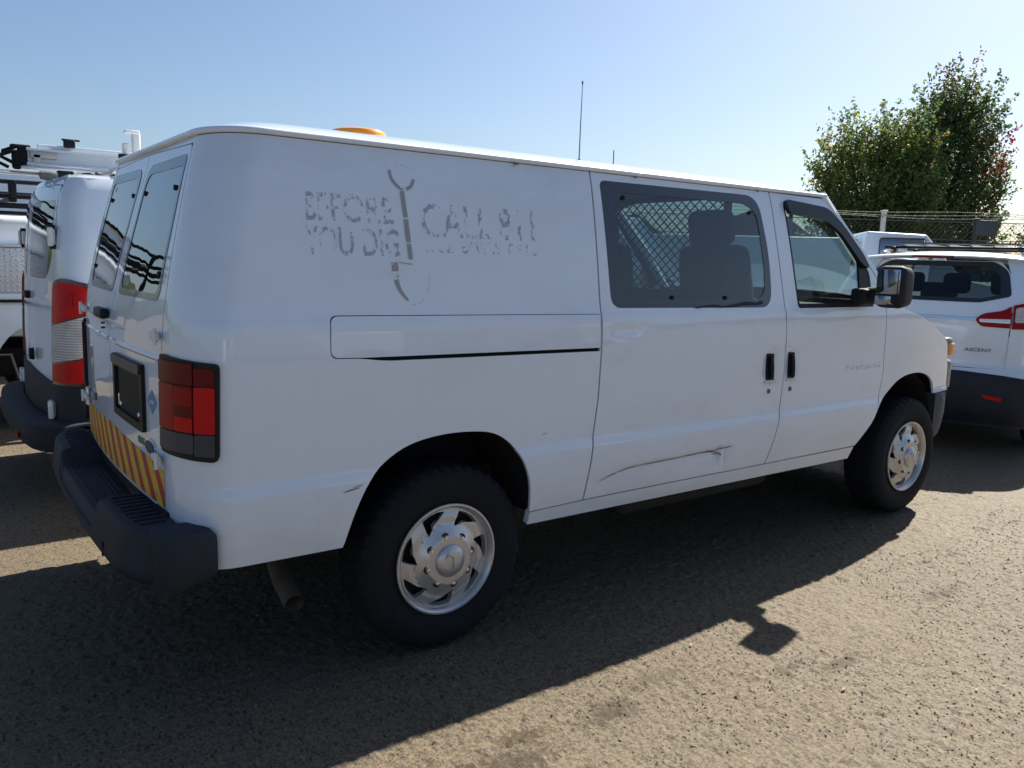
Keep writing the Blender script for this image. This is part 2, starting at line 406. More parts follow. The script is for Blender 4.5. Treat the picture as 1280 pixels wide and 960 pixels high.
nx, ny = len(gx), len(gy)
me = bpy.data.meshes.new('ground'); me.vertices.add(nx*ny)
me.vertices.foreach_set('co', np.stack([X, Y, H], -1).astype(np.float32).ravel())
ii = (np.arange(ny-1)[:, None]*nx+np.arange(nx-1)[None, :]).ravel()
q = np.stack([ii, ii+1, ii+nx+1, ii+nx], -1).astype(np.int32)
me.loops.add(q.size); me.polygons.add(len(q)); me.loops.foreach_set('vertex_index', q.ravel())
me.polygons.foreach_set('loop_start', np.arange(0, q.size, 4, dtype=np.int32)); me.update(calc_edges=True); me.validate()
me.polygons.foreach_set('use_smooth', [True]*len(me.polygons))
def ground_material():
    m = bpy.data.materials.new('dusty_asphalt'); m.use_nodes = True; t = m.node_tree; N = t.nodes; L = t.links
    b = N['Principled BSDF']; b.inputs['Roughness'].default_value = .75; b.inputs['Specular IOR Level'].default_value = .30
    tc = N.new('ShaderNodeTexCoord')
    def noise(sc, det=4, ro=.55):
        n = N.new('ShaderNodeTexNoise'); n.inputs['Scale'].default_value = sc; n.inputs['Detail'].default_value = det; n.inputs['Roughness'].default_value = ro
        L.new(tc.outputs['Object'], n.inputs['Vector']); return n.outputs[0]
    def ramp(src, st):
        r = N.new('ShaderNodeValToRGB'); e = r.color_ramp.elements
        while len(e) < len(st): e.new(.5)
        for k, (p, c) in enumerate(st): e[k].position = p; e[k].color = (*c, 1)
        L.new(src, r.inputs[0]); return r.outputs[0]
    def mixc(f, a, c, mode='MIX'):
        x = N.new('ShaderNodeMix'); x.data_type = 'RGBA'; x.blend_type = mode
        if hasattr(f, 'is_linked'): L.new(f, x.inputs[0])
        else: x.inputs[0].default_value = f
        for s, k in ((a, 6), (c, 7)):
            if hasattr(s, 'is_linked'): L.new(s, x.inputs[k])
            else: x.inputs[k].default_value = (*s, 1)
        return x.outputs[2]
    base = ramp(noise(1.1, 8, .65), [(.3, (.112, .087, .055)), (.5, (.134, .107, .071)), (.72, (.156, .131, .092))])
    grit = ramp(noise(95, 3), [(.36, (.34, .31, .29)), (.52, (1, 1, 1)), (.70, (1.45, 1.4, 1.3))])
    c = mixc(.75, base, grit, 'MULTIPLY')
    vo = N.new('ShaderNodeTexVoronoi'); vo.inputs['Scale'].default_value = 70; L.new(tc.outputs['Object'], vo.inputs['Vector'])
    sp = ramp(vo.outputs['Color'], [(.80, (0, 0, 0)), (.9, (1, 1, 1))]); c = mixc(sp, c, mixc(.5, c, (.055, .052, .05)))
    # soil: dark dirt patches where cars have stood
    vd = N.new('ShaderNodeTexVoronoi'); vd.inputs['Scale'].default_value = 1; vd.inputs['Randomness'].default_value = 1; mpv = N.new('ShaderNodeMapping'); mpv.inputs['Scale'].default_value = (64, 24, 30); mpv.inputs['Rotation'].default_value = (0, 0, .08); L.new(tc.outputs['Object'], mpv.inputs[0]); L.new(mpv.outputs[0], vd.inputs['Vector'])
    fl = ramp(vd.outputs['Distance'], [(.20, (.95, .95, .95)), (.40, (0, 0, 0))]); fm = ramp(noise(16, 4), [(.42, (0, 0, 0)), (.58, (1, 1, 1))])
    c = mixc(mixc(1.0, fl, fm, 'MULTIPLY'), c, (.028, .021, .015))
    so_ = ramp(noise(.55, 6, .7), [(.52, (0, 0, 0)), (.70, (.55, .55, .55))]); c = mixc(so_, c, (.070, .055, .036))
    # oil and dirt stains with a place of their own (x, y, rx, ry)
    geo = N.new('ShaderNodeSeparateXYZ'); L.new(tc.outputs['Object'], geo.inputs[0])
    nz = noise(7, 6, .75); nz2 = noise(60, 5, .75)
    for sx, sy, rx, ry, k in ((-.10, -1.63, .13, .05, 1), (-.24, -1.72, .22, .08, .95), (.24, -1.68, .16, .10, 1), (1.28, -1.93, .15, .045, .95), (1.08, -1.84, .20, .035, .7), (2.40, -1.80, .20, .06, .75), (.55, -1.60, .20, .05, .5)):
        def mth(op, a, v):
            x = N.new('ShaderNodeMath'); x.operation = op
            for s_, i in ((a, 0), (v, 1)):
                if hasattr(s_, 'is_linked'): L.new(s_, x.inputs[i])
                else: x.inputs[i].default_value = s_
            return x.outputs[0]
        dx = mth('DIVIDE', mth('SUBTRACT', geo.outputs[0], sx), rx); dy = mth('DIVIDE', mth('SUBTRACT', geo.outputs[1], sy), ry)
        d = mth('SQRT', mth('ADD', mth('MULTIPLY', dx, dx), mth('MULTIPLY', dy, dy)), 0)
        d = mth('ADD', d, mth('MULTIPLY', mth('ADD', mth('SUBTRACT', nz, .5), mth('MULTIPLY', mth('SUBTRACT', nz2, .5), 1.6)), 1.9))
        f = ramp(d, [(.45, (k, k, k)), (.95, (0, 0, 0))]); c = mixc(f, c, mixc(grit, (.012, .009, .006), (.060, .042, .022)))
    L.new(c, b.inputs['Base Color'])
    n2 = noise(140, 6, .7); n3 = noise(45, 4, .6)
    ad = N.new('ShaderNodeMath'); ad.operation = 'ADD'; L.new(n2, ad.inputs[0]); L.new(n3, ad.inputs[1])
    bp = N.new('ShaderNodeBump'); bp.inputs['Strength'].default_value = .7; bp.inputs['Distance'].default_value = .006; L.new(ad.outputs[0], bp.inputs['Height']); L.new(bp.outputs[0], b.inputs['Normal'])
    return m
me.materials.append(ground_material())
go = bpy.data.objects.new('ground', me); COL.objects.link(go); go['kind'] = 'structure'; go['label'] = 'dusty tan asphalt lot with dark dirt stains'

# loose grit lying on the asphalt
def grit(n, reg, smin, smax, name, m, seed, flat=.6):
    r = np.random.default_rng(seed); V = []; F = []
    base = [(1, 0, 0), (-1, 0, 0), (0, 1, 0), (0, -1, 0), (0, 0, 1), (0, 0, -1)]
    fc = [(0, 2, 4), (2, 1, 4), (1, 3, 4), (3, 0, 4), (2, 0, 5), (1, 2, 5), (3, 1, 5), (0, 3, 5)]
    xs = r.uniform(reg[0], reg[1], n); ys = r.uniform(reg[2], reg[3], n); keep = vnoise(xs, ys, 1.6, seed) > .35
    xs, ys = xs[keep], ys[keep]; hs = ground_h(xs, ys)-.004
    for x, y, h in zip(xs, ys, hs):
        s = smin+(smax-smin)*r.random()**2; a = r.uniform(0, 6.28); k = len(V); ca, sa = math.cos(a), math.sin(a)
        e = [s*r.uniform(.7, 1.3), s*r.uniform(.5, 1), s*flat*r.uniform(.6, 1.1)]
        for b in base:
            u = [b[i]*e[i]*r.uniform(.75, 1.2) for i in range(3)]
            V.append((x+u[0]*ca-u[1]*sa, y+u[0]*sa+u[1]*ca, h+e[2]*.35+u[2]))
        F += [tuple(i+k for i in f) for f in fc]
    o = mesh_obj(name, V, F, m, sharp=20); return o
STONE = mat('grit_stone', (.13, .107, .074), .85, var=.55, vscale=37)
o = grit(30000, (-1.4, 5.0, -3.0, -.9), .0014, .0068, 'gravel', STONE, 3); o['kind'] = 'stuff'; o['label'] = 'loose grit scattered over the asphalt'
o = grit(900, (-2.6, -.2, -.9, 4.0), .004, .014, 'gravel', STONE, 5); o['kind'] = 'stuff'; o['label'] = 'loose gravel behind the white vans'
# dry leaf crumbs
LEAFD = mat('dry_leaf', (.20, .15, .085), .8, var=.5, vscale=50)
V = []; F = []
r = np.random.default_rng(11)
for _ in range(70):
    x, y = r.uniform(-2.2, 4.4), r.uniform(-2.6, 1.4)
    if x > 0 and y > -.9: continue
    a = r.uniform(0, 6.28); s = r.uniform(.006, .018); k = len(V); z = ground_h(np.array([x]), np.array([y]))[0]+.002
    for u, v, q_ in ((-1, 0, 0), (0, .4, .35), (1, 0, .1), (0, -.4, .3)):
        V.append((x+s*(u*math.cos(a)-v*math.sin(a)), y+s*(u*math.sin(a)+v*math.cos(a)), z+s*q_))
    F.append((k, k+1, k+2)); F.append((k, k+2, k+3))
o = mesh_obj('leaf_litter', V, F, LEAFD, sharp=0); o['kind'] = 'stuff'; o['label'] = 'dry leaf crumbs on the asphalt'

# ================================================================== CARGO VAN
PZ = [.36, .40, .45, .55, .70, .758, .774, .792, .816, 1.0, 1.2, 1.30, 1.345, 1.365, 1.40, 1.46, 1.7, 1.9, 1.96, 1.99, 2.02]
PWD = [.93, .95, .96, .985, 1.001, 1.0025, 1.001, .9965, .9915, .995, .997, .994, .989, .982, .974, .964, .925, .885, .868, .86, .85]
RZ = [.36, 1.2, 1.35, 1.5, 1.67, 1.83, 1.92, 1.99]; RX = [-1.015, -1.008, -.998, -.972, -.933, -.892, -.866, -.846]
W_ = pchip(PZ, PWD); R_f = pchip(RZ, RX)
ycz = pchip([.3, 1.3, 1.4, 1.67, 1.92, 2.0], [.74, .74, .735, .70, .65, .63]); bow = pchip([.3, 1.2, 1.45, 1.9, 2.0], [.03, .03, .015, 0, 0])
Finset = lambda x: .07*np.clip((x-3.1)/.9, 0, 3)**2
# dent of the sliding door: crease polyline, skin pushed in below it
CRX = [.70, .771, .90, .975, 1.187, 1.472, 1.60, 1.70]; CRZ = [.59, .603, .632, .641, .646, .652, .655, .664]
crz = pchip(CRX, CRZ)
def dent(x, z):
    d = crz(x)-z; f = np.clip((x-.74)/.25, 0, 1)*np.clip((1.72-x)/.15, 0, 1)
    a = .017*f*np.where(d > 0, np.exp(-np.maximum(d, 0)/.06), np.exp(-np.maximum(-d, 0)/.012)*.55)
    # buckle at the front end of the crease and a shallow ding high up
    a = a+.010*np.exp(-((x-1.61)/.045)**2-((z-.62)/.05)**2)*(1+.8*np.sin(x*170))
    a = a+.006*np.exp(-((x-.90)/.07)**2-((z-1.285)/.022)**2)
    # cups round the handles
    a = a+.010*np.exp(-((x-1.955)/.045)**4-((z-1.06)/.085)**4)+.010*np.exp(-((x-2.14)/.040)**4-((z-1.06)/.085)**4)
    return a
VS = Surf(W_, R_f, .74, ycz, bow, .17, .34, -1.01, F=Finset, dent=dent)
VL = VS.flip(); VL.dent = None
ZK = [.45, .50, .55, .70, .74, .758, .764, .771, .778, .784, .790, .798, .806, .83, .9, 1.3, 1.33, 1.345, 1.355, 1.365, 1.38, 1.40, 1.43, 1.46, 1.93, 1.96]
S = VS.s
def sx(pts): return [(S(x), z) for x, z in pts]
van = thing('cargo_van', 'large white cargo van with dark bumper, ghosted dig warning lettering and a dented sliding door', 'van')
TOP = 1.972; G = .0044
seamA = [(.752, TOP), (.752, 1.575), (.751, 1.40), (.751, 1.194), (.745, .981), (.722, .768), (.70, .60), (.694, .529)]
seamB = [(2.008, TOP), (2.030, 1.724), (2.062, 1.432), (2.077, 1.221), (2.084, 1.005), (2.070, .787), (2.037, .658), (1.994, .529)]
sh = lambda P, d: [(x+d, z) for x, z in P]
archR = spline([(-.465, .523), (-.421, .661), (-.362, .772), (-.275, .848), (-.171, .892), (-.029, .910), (.12, .903), (.207, .880), (.283, .828), (.340, .752), (.379, .651), (.393, .523)], 4)
COVH = fillet([(S(-.5115), 1.3755), (S(.7435), 1.3605), (S(.7435), 1.1980), (S(-.30), 1.2080), (S(-.40), 1.2215), (S(-.5155), 1.2255)], [.03, .003, .003, .05, .02, .03], 5)
qo = [(VS.yc+.004, TOP)]+[(S(x), z) for x, z in sh(seamA, -G)]+[(S(x), z) for x, z in archR[::-1][0:-1]]+[(S(-.465), .528), (S(-.93), .532), (VS.yc+.004, .56)]
# opening behind the tail lamp: left as skin; the lamp stands proud of it
SLOT = fillet([(S(-.388), 1.2235), (S(.741), 1.2125), (S(.741), 1.1985), (S(-.30), 1.2085)], .004, 2)
quarter = panel('side_panel', VS, qo, WHITE, van, holes=[COVH], step=.05, zkeys=ZK)
b = MB(); b.V, b.F = strip(VS, [(S(-.54), 1.29), (S(.2), 1.287), (S(.748), 1.284)], .22, -.026); b.build('door_track', DARK, van, sharp=0, fix=False)
# track cover, a separate pressing standing a little proud
cov = fillet([(S(-.508), 1.372), (S(.741), 1.3575), (S(.741), 1.2135), (S(-.385), 1.2245), (S(-.512), 1.2285)], [.03, .004, .004, .02, .03], 5)
panel('track_cover', VS, cov, WHITE, van, step=.06, thick=.012, off=.0015, zkeys=ZK)
fdoor_top = [(2.50, TOP-.004), (2.60, 1.875), (2.70, 1.775), (2.91, 1.598), (3.0, 1.505), (3.052, 1.40)]
seamC = [(3.056, 1.333), (3.066, 1.091), (3.078, .942), (3.050, .775)]
archFd = spline([(2.86, .529), (2.883, .545), (3.0, .655), (3.049, .735)], 3)
sd_o = [(S(x), z) for x, z in sh(seamA, G)][::-1]+[(S(x), z) for x, z in sh(seamB, -G)]
swin = fillet(sx([(.800, 1.940), (1.90, 1.945), (1.962, 1.62), (1.958, 1.373), (.818, 1.384)]), [.035, .10, .2, .09, .06], 7)
sliding = panel('sliding_door', VS, sd_o, WHITE, van, holes=[swin], step=.026, zkeys=ZK+list(np.arange(.592, .690, .006)))
fd_o = [(S(x), z) for x, z in sh(seamB, G)][::-1]+sx(fdoor_top)+sx(seamC)+sx(archFd[::-1])
fwin = fillet(sx([(2.112, 1.934), (2.50, 1.908), (2.62, 1.83), (2.815, 1.662), (2.905, 1.563), (2.93, 1.366), (2.186, 1.366)]), [.04, .06, .05, .06, .03, .012, .02], 5)
front_door = panel('front_door', VS, fd_o, WHITE, van, holes=[fwin], step=.03, zkeys=ZK)
archF = spline([(3.0525, .742), (3.078, .778), (3.152, .832), (3.261, .898), (3.391, .931), (3.566, .932), (3.717, .895), (3.800, .835), (3.812, .776)], 4)
apil = [(3.055+.007, 1.405), (3.0075, 1.511), (2.917, 1.604), (2.706, 1.782), (2.606, 1.882), (2.507, TOP)]
fen_o = sx(archF)+sx([(4.066, .776), (4.046, .928), (3.985, 1.098), (3.90, 1.156), (3.707, 1.238), (3.479, 1.306), (3.271, 1.349), (3.17, 1.372), (3.12, 1.42), (3.050, 1.515), (2.955, 1.612), (2.745, 1.79), (2.64, 1.885), (2.535, TOP)])+sx(apil[::-1])+sx([(3.0635, 1.333), (3.0735, 1.091), (3.0855, .942), (3.0565, .78)])
fender = panel('front_fender', VS, fen_o, WHITE, van, step=.045, zkeys=ZK)
sill_o = sx([(.398, .458), (2.84, .446), (2.862, .520), (1.99, .522), (.694, .522), (.398, .516)])
panel('rocker_sill', VS, sill_o, WHITE, van, step=.05, off=-.002, thick=.03)
# far side of the van, same pressings mirrored
qoL = [(a, c) for a, c in [(VS.yc+.004, TOP)]+[(S(x), z) for x, z in sh(seamB, -G)]+[(S(.4), .50)]+[(S(x), z) for x, z in archR[::-1][0:-1]]+[(S(-.465), .528), (S(-.93), .532), (VS.yc+.004, .56)]]
panel('side_panel', VL, qoL, WHITE, van, step=.09, zkeys=ZK)
panel('front_door', VL, fd_o, WHITE, van, holes=[fwin], step=.06, zkeys=ZK)
panel('front_fender', VL, fen_o, WHITE, van, step=.06, zkeys=ZK)
panel('rocker_sill', VL, sill_o, WHITE, van, step=.08, off=-.002, thick=.03)

# backing behind the seams so that the gaps read dark
for sf in (VS, VL):
    for P in ([(S(x), z) for x, z in seamA] if sf is VS else None, [(S(x), z) for x, z in seamB], sx(seamC), sx(apil), [(VS.yc, TOP), (VS.yc, 1.5), (VS.yc, 1.2), (VS.yc, .9), (VS.yc, .6)]):
        if P is None: continue
        q = []
        for i in range(len(P)-1):
            for j in range(4): q.append(tuple(Vector(P[i]).lerp(Vector(P[i+1]), j/4)))
        q.append(P[-1]); V, F = strip(sf, q, .07, -.022); MB().add(V, F).build('seam_backing', DARK, van, sharp=0, fix=False)

# window of the sliding door
swin_g = [(a, c) for a, c in swin]
win = panel('side_window', VS, swin_g, GLASS_S, van, step=.08, thick=.004, off=-.003)
frit_in = fillet(sx([(.876, 1.893), (1.80, 1.898), (1.880, 1.85), (1.912, 1.60), (1.906, 1.45), (1.84, 1.412), (.95, 1.422), (.885, 1.48)]), [.03, .07, .06, .1, .07, .05, .06, .06], 6)
panel('frit_band', VS, swin_g, mat('window_frit', (.016, .018, .022), .22, coat=.6), win, holes=[frit_in], step=.07, thick=.003, off=.0005)
for px_, pz in ((.935, 1.872), (1.825, 1.855), (1.21, 1.427), (1.59, 1.425)):
    c = VS.p(np.array([S(px_)]), np.array([pz]), np.array([.003]))[0]; MB().lathe([(.0005, -.006), (.009, -.004), (.011, .003)], c, 'y', 12).build('latch_stud', TRIMB, win)
sm = MB()   # torn sealant along the lower edge
V, F = strip(VS, [(S(x), z) for x, z in ((1.36, 1.378), (1.44, 1.384), (1.50, 1.386), (1.56, 1.380), (1.66, 1.386), (1.74, 1.396), (1.84, 1.392), (1.875, 1.400))], lambda t: .006+.016*abs(math.sin(t*7))*t+.002, .0065)
sm.add(V, F); sm.build('loose_seal', TRIMB, win, sharp=0, fix=False)
# front door glass, trim and smoked rain visor
gl = panel('door_window', VS, fwin, GLASS_F, van, step=.08, thick=.004, off=-.014)
fw_in = fillet(sx([(2.133, 1.913), (2.49, 1.888), (2.605, 1.812), (2.80, 1.640), (2.80, 1.392), (2.203, 1.390)]), [.03, .06, .05, .05, .01, .015], 5)
panel('window_trim', VS, fwin, TRIMB, gl, holes=[fw_in], step=.06, thick=.012, off=-.004)
vis = fillet(sx([(2.112, 1.936), (2.50, 1.912), (2.625, 1.832), (2.82, 1.664), (2.87, 1.60), (2.855, 1.585), (2.79, 1.615), (2.60, 1.778), (2.47, 1.842), (2.135, 1.868)]), [.03, .05, .05, .03, .01, .01, .03, .04, .05, .02], 5)
panel('rain_visor', VS, vis, mat('smoked_plastic', (.018, .02, .023), .38, spec=.3), gl, step=.04, thick=.022, off=.024)
panel('door_window', VL, fwin, GLASS_F, van, step=.1, thick=.004, off=-.014)
# handles and locks
for nm, x0, x1, dr in (('door_handle', 1.925, 1.985, sliding), ('door_handle', 2.112, 2.165, front_door)):
    o_ = fillet(sx([(x0, 1.133), (x1, 1.130), (x1+.012, .988), (x0+.012, .990)]), .008, 3)
    hd = panel(nm, VS, o_, TRIMB, dr, step=.03, thick=.006, off=.007)
    b = MB(); P = [VS.p(np.array([S((x0+x1)/2+.006*k)]), np.array([1.118-.04*k]), np.array([.014+.006*math.sin(k*1.05)]))[0] for k in range(4)]
    b.tube(P, .011, 8); b.build('grip', BLACKP, hd)
    o2 = fillet(sx([(x0-.008, .985), (x1+.018, .982), (x1+.018, .972), (x0-.004, .974)]), .003, 2)
    panel('worn_edge', VS, o2, mat('bare_metal', (.55, .57, .60), .3, metal=.3), hd, step=.03, thick=.003, off=.010)
LOCK = mat('lock_metal', (.22, .21, .19), .45, metal=.6)
for lx, dr in ((1.962, sliding), (2.148, front_door)):
    c = VS.p(np.array([S(lx)]), np.array([.93]), np.array([.002]))[0]; b = MB(); b.lathe([(.0005, -.004), (.010, -.004), (.013, -.001), (.014, .004)], c, 'y', 14); lk = b.build('lock', LOCK, dr)
    b = MB().box((c[0], c[1]-.005, c[2]), (.003, .004, .012)); b.build('keyhole', DARK, lk)
# rust freckles round the handles
rs = MB(); rr_ = np.random.default_rng(4)
for _ in range(26):
    hx = random.choice((1.955, 2.14)); x = hx+rr_.normal(0, .035); z = 1.06+rr_.choice([-1, 1])*rr_.uniform(.075, .095)+rr_.normal(0, .012); s_ = rr_.uniform(.001, .0035)
    c = [(S(x)+s_*rr_.uniform(.5, 1.3)*math.cos(a), z+s_*rr_.uniform(.5, 1.3)*math.sin(a)) for a in np.arange(0, 6.28, 1.05)]
    P = VS.p(np.array([q[0] for q in c]), np.array([q[1] for q in c]), np.full(6, .0008)); rs.add(P, [tuple(range(6))])
o = rs.build('rust_spots', mat('rust_spot', (.20, .09, .04), .8), van, sharp=0, fix=False); o['kind'] = 'stuff'

# crease crack, scratches
SCR = mat('scratch_dark', (.10, .095, .09), .6); 
def sc(pts, wd, off=.0030):
    V, F = strip(VS, [(S(x), z) for x, z in spline(pts, 6)], wd, off); MB().add(V, F).build('scratch', SCR, van, sharp=0, fix=False)
sc([(.775, .604), (.84, .622), (.90, .632), (.975, .641), (1.08, .644), (1.187, .646)], lambda t: .0016+.0022*t)
sc([(1.187, .646), (1.32, .649), (1.472, .653), (1.56, .650)], lambda t: .003+.003*t*(1-.6*t))
sc([(1.50, .656), (1.56, .648), (1.60, .657), (1.69, .665)], lambda t: .008*(1-t)+.002)
sc([(1.58, .642), (1.615, .628), (1.635, .60), (1.63, .565)], lambda t: .004*(1-t)+.001)
sc([(1.545, .64), (1.58, .633), (1.60, .64)], .004)
sc([(-.472, .742), (-.44, .747), (-.405, .752)], lambda t: .003*math.sin(3.14*t)+.001); sc([(-.43, .756), (-.395, .760)], .002)
sc([(.44, .855), (.462, .862)], .002)
# ---- rear doors
yc0 = VS.yc
rd_o = fillet([(.004, .69), (yc0-.004, .69), (yc0-.004, TOP-.025), (.004, TOP-.012)], [0, .01, .03, 0], 3)
rwin = fillet([(.055, 1.405), (.668, 1.408), (.700, 1.915), (.055, 1.912)], [.05, .05, .03, .09], 6)
rdoors = []
FRIT = MATS['window_frit']
for sf in (VS, VL):
    d = panel('rear_door', sf, rd_o, WHITE, van, holes=[rwin], step=.05, zkeys=ZK); rdoors.append(d)
    g = panel('rear_window', sf, rwin, GLASS_R, d, step=.08, thick=.004, off=.0)
    rin = fillet([(.085, 1.43), (.645, 1.432), (.675, 1.875), (.085, 1.875)], [.05, .05, .03, .08], 6)
    panel('frit_band', sf, rwin, FRIT, g, holes=[rin], step=.08, thick=.002, off=.002)
    for q in ((.62, 1.80), (.12, 1.80), (.625, 1.50)):
        c = sf.p(np.array([q[0]]), np.array([q[1]]), np.array([.002]))[0]; MB().lathe([(.0005, -.006), (.009, -.005), (.011, .003)], c, 'x', 10).build('latch_stud', TRIMB, g)
    panel('rear_header', sf, [(0, TOP-.008), (yc0-.02, TOP-.020), (yc0+.02, TOP-.003), (yc0+.02, 1.99), (0, 1.99)], WHITE, van, step=.06, off=-.002)
    # hinges: two knuckled leaves on the outer edge
    for hz in (1.295, .872):
        b = MB(); c = sf.p(np.array([yc0-.045]), np.array([hz]), np.array([.012]))[0]; sg = sf.sgn
        b.box((c[0]-.004, c[1]+sg*.01, c[2]), (.016, .085, .026), .005); b.box((c[0]-.008, c[1]+sg*.042, c[2]), (.020, .022, .040), .006)
        b.tube([(c[0]-.012, c[1]+sg*.050, c[2]-.028), (c[0]-.012, c[1]+sg*.050, c[2]+.028)], .0075, 10)
        b.build('hinge', HINGE, d)
b = MB().box((-1.045, .12, 1.318), (.035, .17, .042), .012); hd = b.build('door_handle', TRIMB, rdoors[1])
b = MB(); b.lathe([(.0005, -.012), (.013, -.011), (.015, .004)], (-1.048, .055, 1.27), 'x', 14); b.build('lock', CHROME, rdoors[1])
# licence plate recess on the right door
fr_o = fillet([(.115, 1.178), (.548, 1.178), (.552, .932), (.12, .938)], .012, 3); fr_i = fillet([(.148, 1.132), (.515, 1.132), (.518, .962), (.152, .966)], .01, 3)
pl = panel('plate_recess', VS, fr_o, TRIMB, rdoors[0], holes=[fr_i], step=.06, thick=.012, off=.014)
panel('recess_back', VS, fr_i, mat('recess_back', (.008, .009, .011), .6, spec=.25, var=.4, vscale=12), pl, step=.06, thick=.001, off=.0025)
panel('lamp_bar', VS, fillet([(.125, 1.175), (.54, 1.175), (.535, 1.142), (.130, 1.142)], .01, 3), mat('recess_bar', (.04, .043, .048), .4), pl, step=.06, thick=.012, off=.022)
for q in ((.20, .985), (.47, .983)):
    c = VS.p(np.array([q[0]]), np.array([q[1]]), np.array([.003]))[0]; MB().lathe([(.0005, -.006), (.006, -.006), (.011, -.002), (.012, .003)], c, 'x', 10).build('plate_screw', CHROME, pl)
c = VS.p(np.array([.17]), np.array([1.0]), np.array([.004]))[0]; MB().box(c, (.006, .018, .045), .002).build('plate_clip', CHROME, pl)
# stickers and badges
BLUE = mat('sticker_blue', (.09, .24, .42), .45); GREEN = mat('sticker_green', (.03, .16, .13), .45); NAVY = mat('badge_navy', (.02, .035, .10), .3, spec=.3)
dm = panel('fuel_sticker', VS, [(.627, 1.100), (.574, 1.058), (.627, 1.012), (.682, 1.058)], BLUE, rdoors[0], step=.05, thick=.0012, off=.0016)
panel('fuel_letters', VS, [(.602, 1.062), (.650, 1.062), (.650, 1.050), (.602, 1.050)], mat('sticker_pale', (.35, .5, .62), .5), dm, step=.05, thick=.0005, off=.0022)
gs = panel('green_sticker', VS, fillet([(.438, .903), (.530, .905), (.530, .880), (.438, .878)], .004, 2), GREEN, rdoors[0], step=.05, thick=.0012, off=.0016)
def ell(cx, cz, rx, rz, n=28): return [(cx+rx*math.cos(2*math.pi*k/n), cz+rz*math.sin(2*math.pi*k/n)) for k in range(n)]
em = panel('oval_emblem', VS, ell(.600, .893, .058, .027), CHROME, rdoors[0], step=.03, thick=.006, off=.007)
panel('emblem_field', VS, ell(.600, .893, .051, .021), NAVY, em, step=.03, thick=.002, off=.0085)
bd = panel('model_badge', VL, fillet([(.40, .935), (.72, .912), (.72, .872), (.40, .900)], .006, 2), mat('badge_teal', (.035, .07, .09), .3, coat=.5), rdoors[1], step=.05, thick=.004, off=.005)
def text_on(name, body, x0, z0, h, wd, surf, m, parent, off=.0022, bold=.012, mapx=None, xs=None):
    """flat lettering laid on the skin; x0,z0 = lower left corner, h = cap height, wd = total width"""
    cu = bpy.data.curves.new(name, 'FONT'); cu.body = body; cu.size = 1; cu.offset = bold; cu.resolution_u = 4
    o = bpy.data.objects.new('tmp_text', cu); COL.objects.link(o); dg = bpy.context.evaluated_depsgraph_get(); dg.update()
    me = o.evaluated_get(dg).to_mesh(); V = np.array([tuple(v.co) for v in me.vertices]); F = [tuple(p.vertices) for p in me.polygons]
    o.to_mesh_clear(); bpy.data.objects.remove(o); bpy.data.curves.remove(cu)
    lo = V.min(0); hi = V.max(0); U = (V[:, 0]-lo[0])/(hi[0]-lo[0])*wd+x0; Z = V[:, 1]/.70*h+z0
    P = surf.p(xs(U) if xs else U, Z, np.full(len(U), off)); N = surf.n(xs(U) if xs else U, Z)
    Fo = []
    for f in F:
        q = np.cross(P[f[1]]-P[f[0]], P[f[2]]-P[f[0]]); Fo.append(f if q@N[f[0]] > 0 else f[::-1])
    return mesh_obj(name, P, Fo, m, parent, LN=[N[i] for f in Fo for i in f])
# reflective hazard tape
def tape_mat():
    m = bpy.data.materials.new('hazard_tape'); m.use_nodes = True; t = m.node_tree; N = t.nodes; L = t.links; b = N['Principled BSDF']; b.inputs['Roughness'].default_value = .45
    tc = N.new('ShaderNodeTexCoord'); sp = N.new('ShaderNodeSeparateXYZ'); L.new(tc.outputs['Object'], sp.inputs[0])
    def mth(op, a, v):
        x = N.new('ShaderNodeMath'); x.operation = op
        for s_, i in ((a, 0), (v, 1)):
            if hasattr(s_, 'links'): L.new(s_, x.inputs[i])
            else: x.inputs[i].default_value = s_
        return x.outputs[0]
    q = mth('MULTIPLY', mth('ADD', mth('MULTIPLY', sp.outputs[1], -1), mth('MULTIPLY', sp.outputs[2], .85)), 1/.132)
    fr = mth('FRACT', mth('ADD', q, 20), 0); st = mth('GREATER_THAN', fr, .46)
    nz = N.new('ShaderNodeTexNoise'); nz.inputs['Scale'].default_value = 16; nz.inputs['Detail'].default_value = 6; nz.inputs['Roughness'].default_value = .7; L.new(tc.outputs['Object'], nz.inputs['Vector'])
    mx = N.new('ShaderNodeMix'); mx.data_type = 'RGBA'; mx.inputs[6].default_value = (.42, .030, .028, 1); mx.inputs[7].default_value = (.68, .43, .035, 1); L.new(st, mx.inputs[0])
    cr = N.new('ShaderNodeValToRGB'); cr.color_ramp.elements[0].position = .60; cr.color_ramp.elements[1].position = .68; L.new(nz.outputs[0], cr.inputs[0])
    m2 = N.new('ShaderNodeMix'); m2.data_type = 'RGBA'; m2.inputs[7].default_value = (.28, .24, .25, 1); L.new(cr.outputs[0], m2.inputs[0]); L.new(mx.outputs[2], m2.inputs[6]); L.new(m2.outputs[2], b.inputs['Base Color'])
    return m
TAPE = tape_mat()
panel('hazard_tape', VS, [(.006, .872), (yc0-.16, .848), (yc0-.005, .832), (yc0-.005, .700), (.006, .705)], TAPE, rdoors[0], step=.05, thick=.001, off=.0016)
panel('hazard_tape', VL, [(.006, .872), (yc0-.10, .850), (yc0-.005, .842), (yc0-.005, .700), (.006, .705)], TAPE, rdoors[1], step=.05, thick=.001, off=.0016)
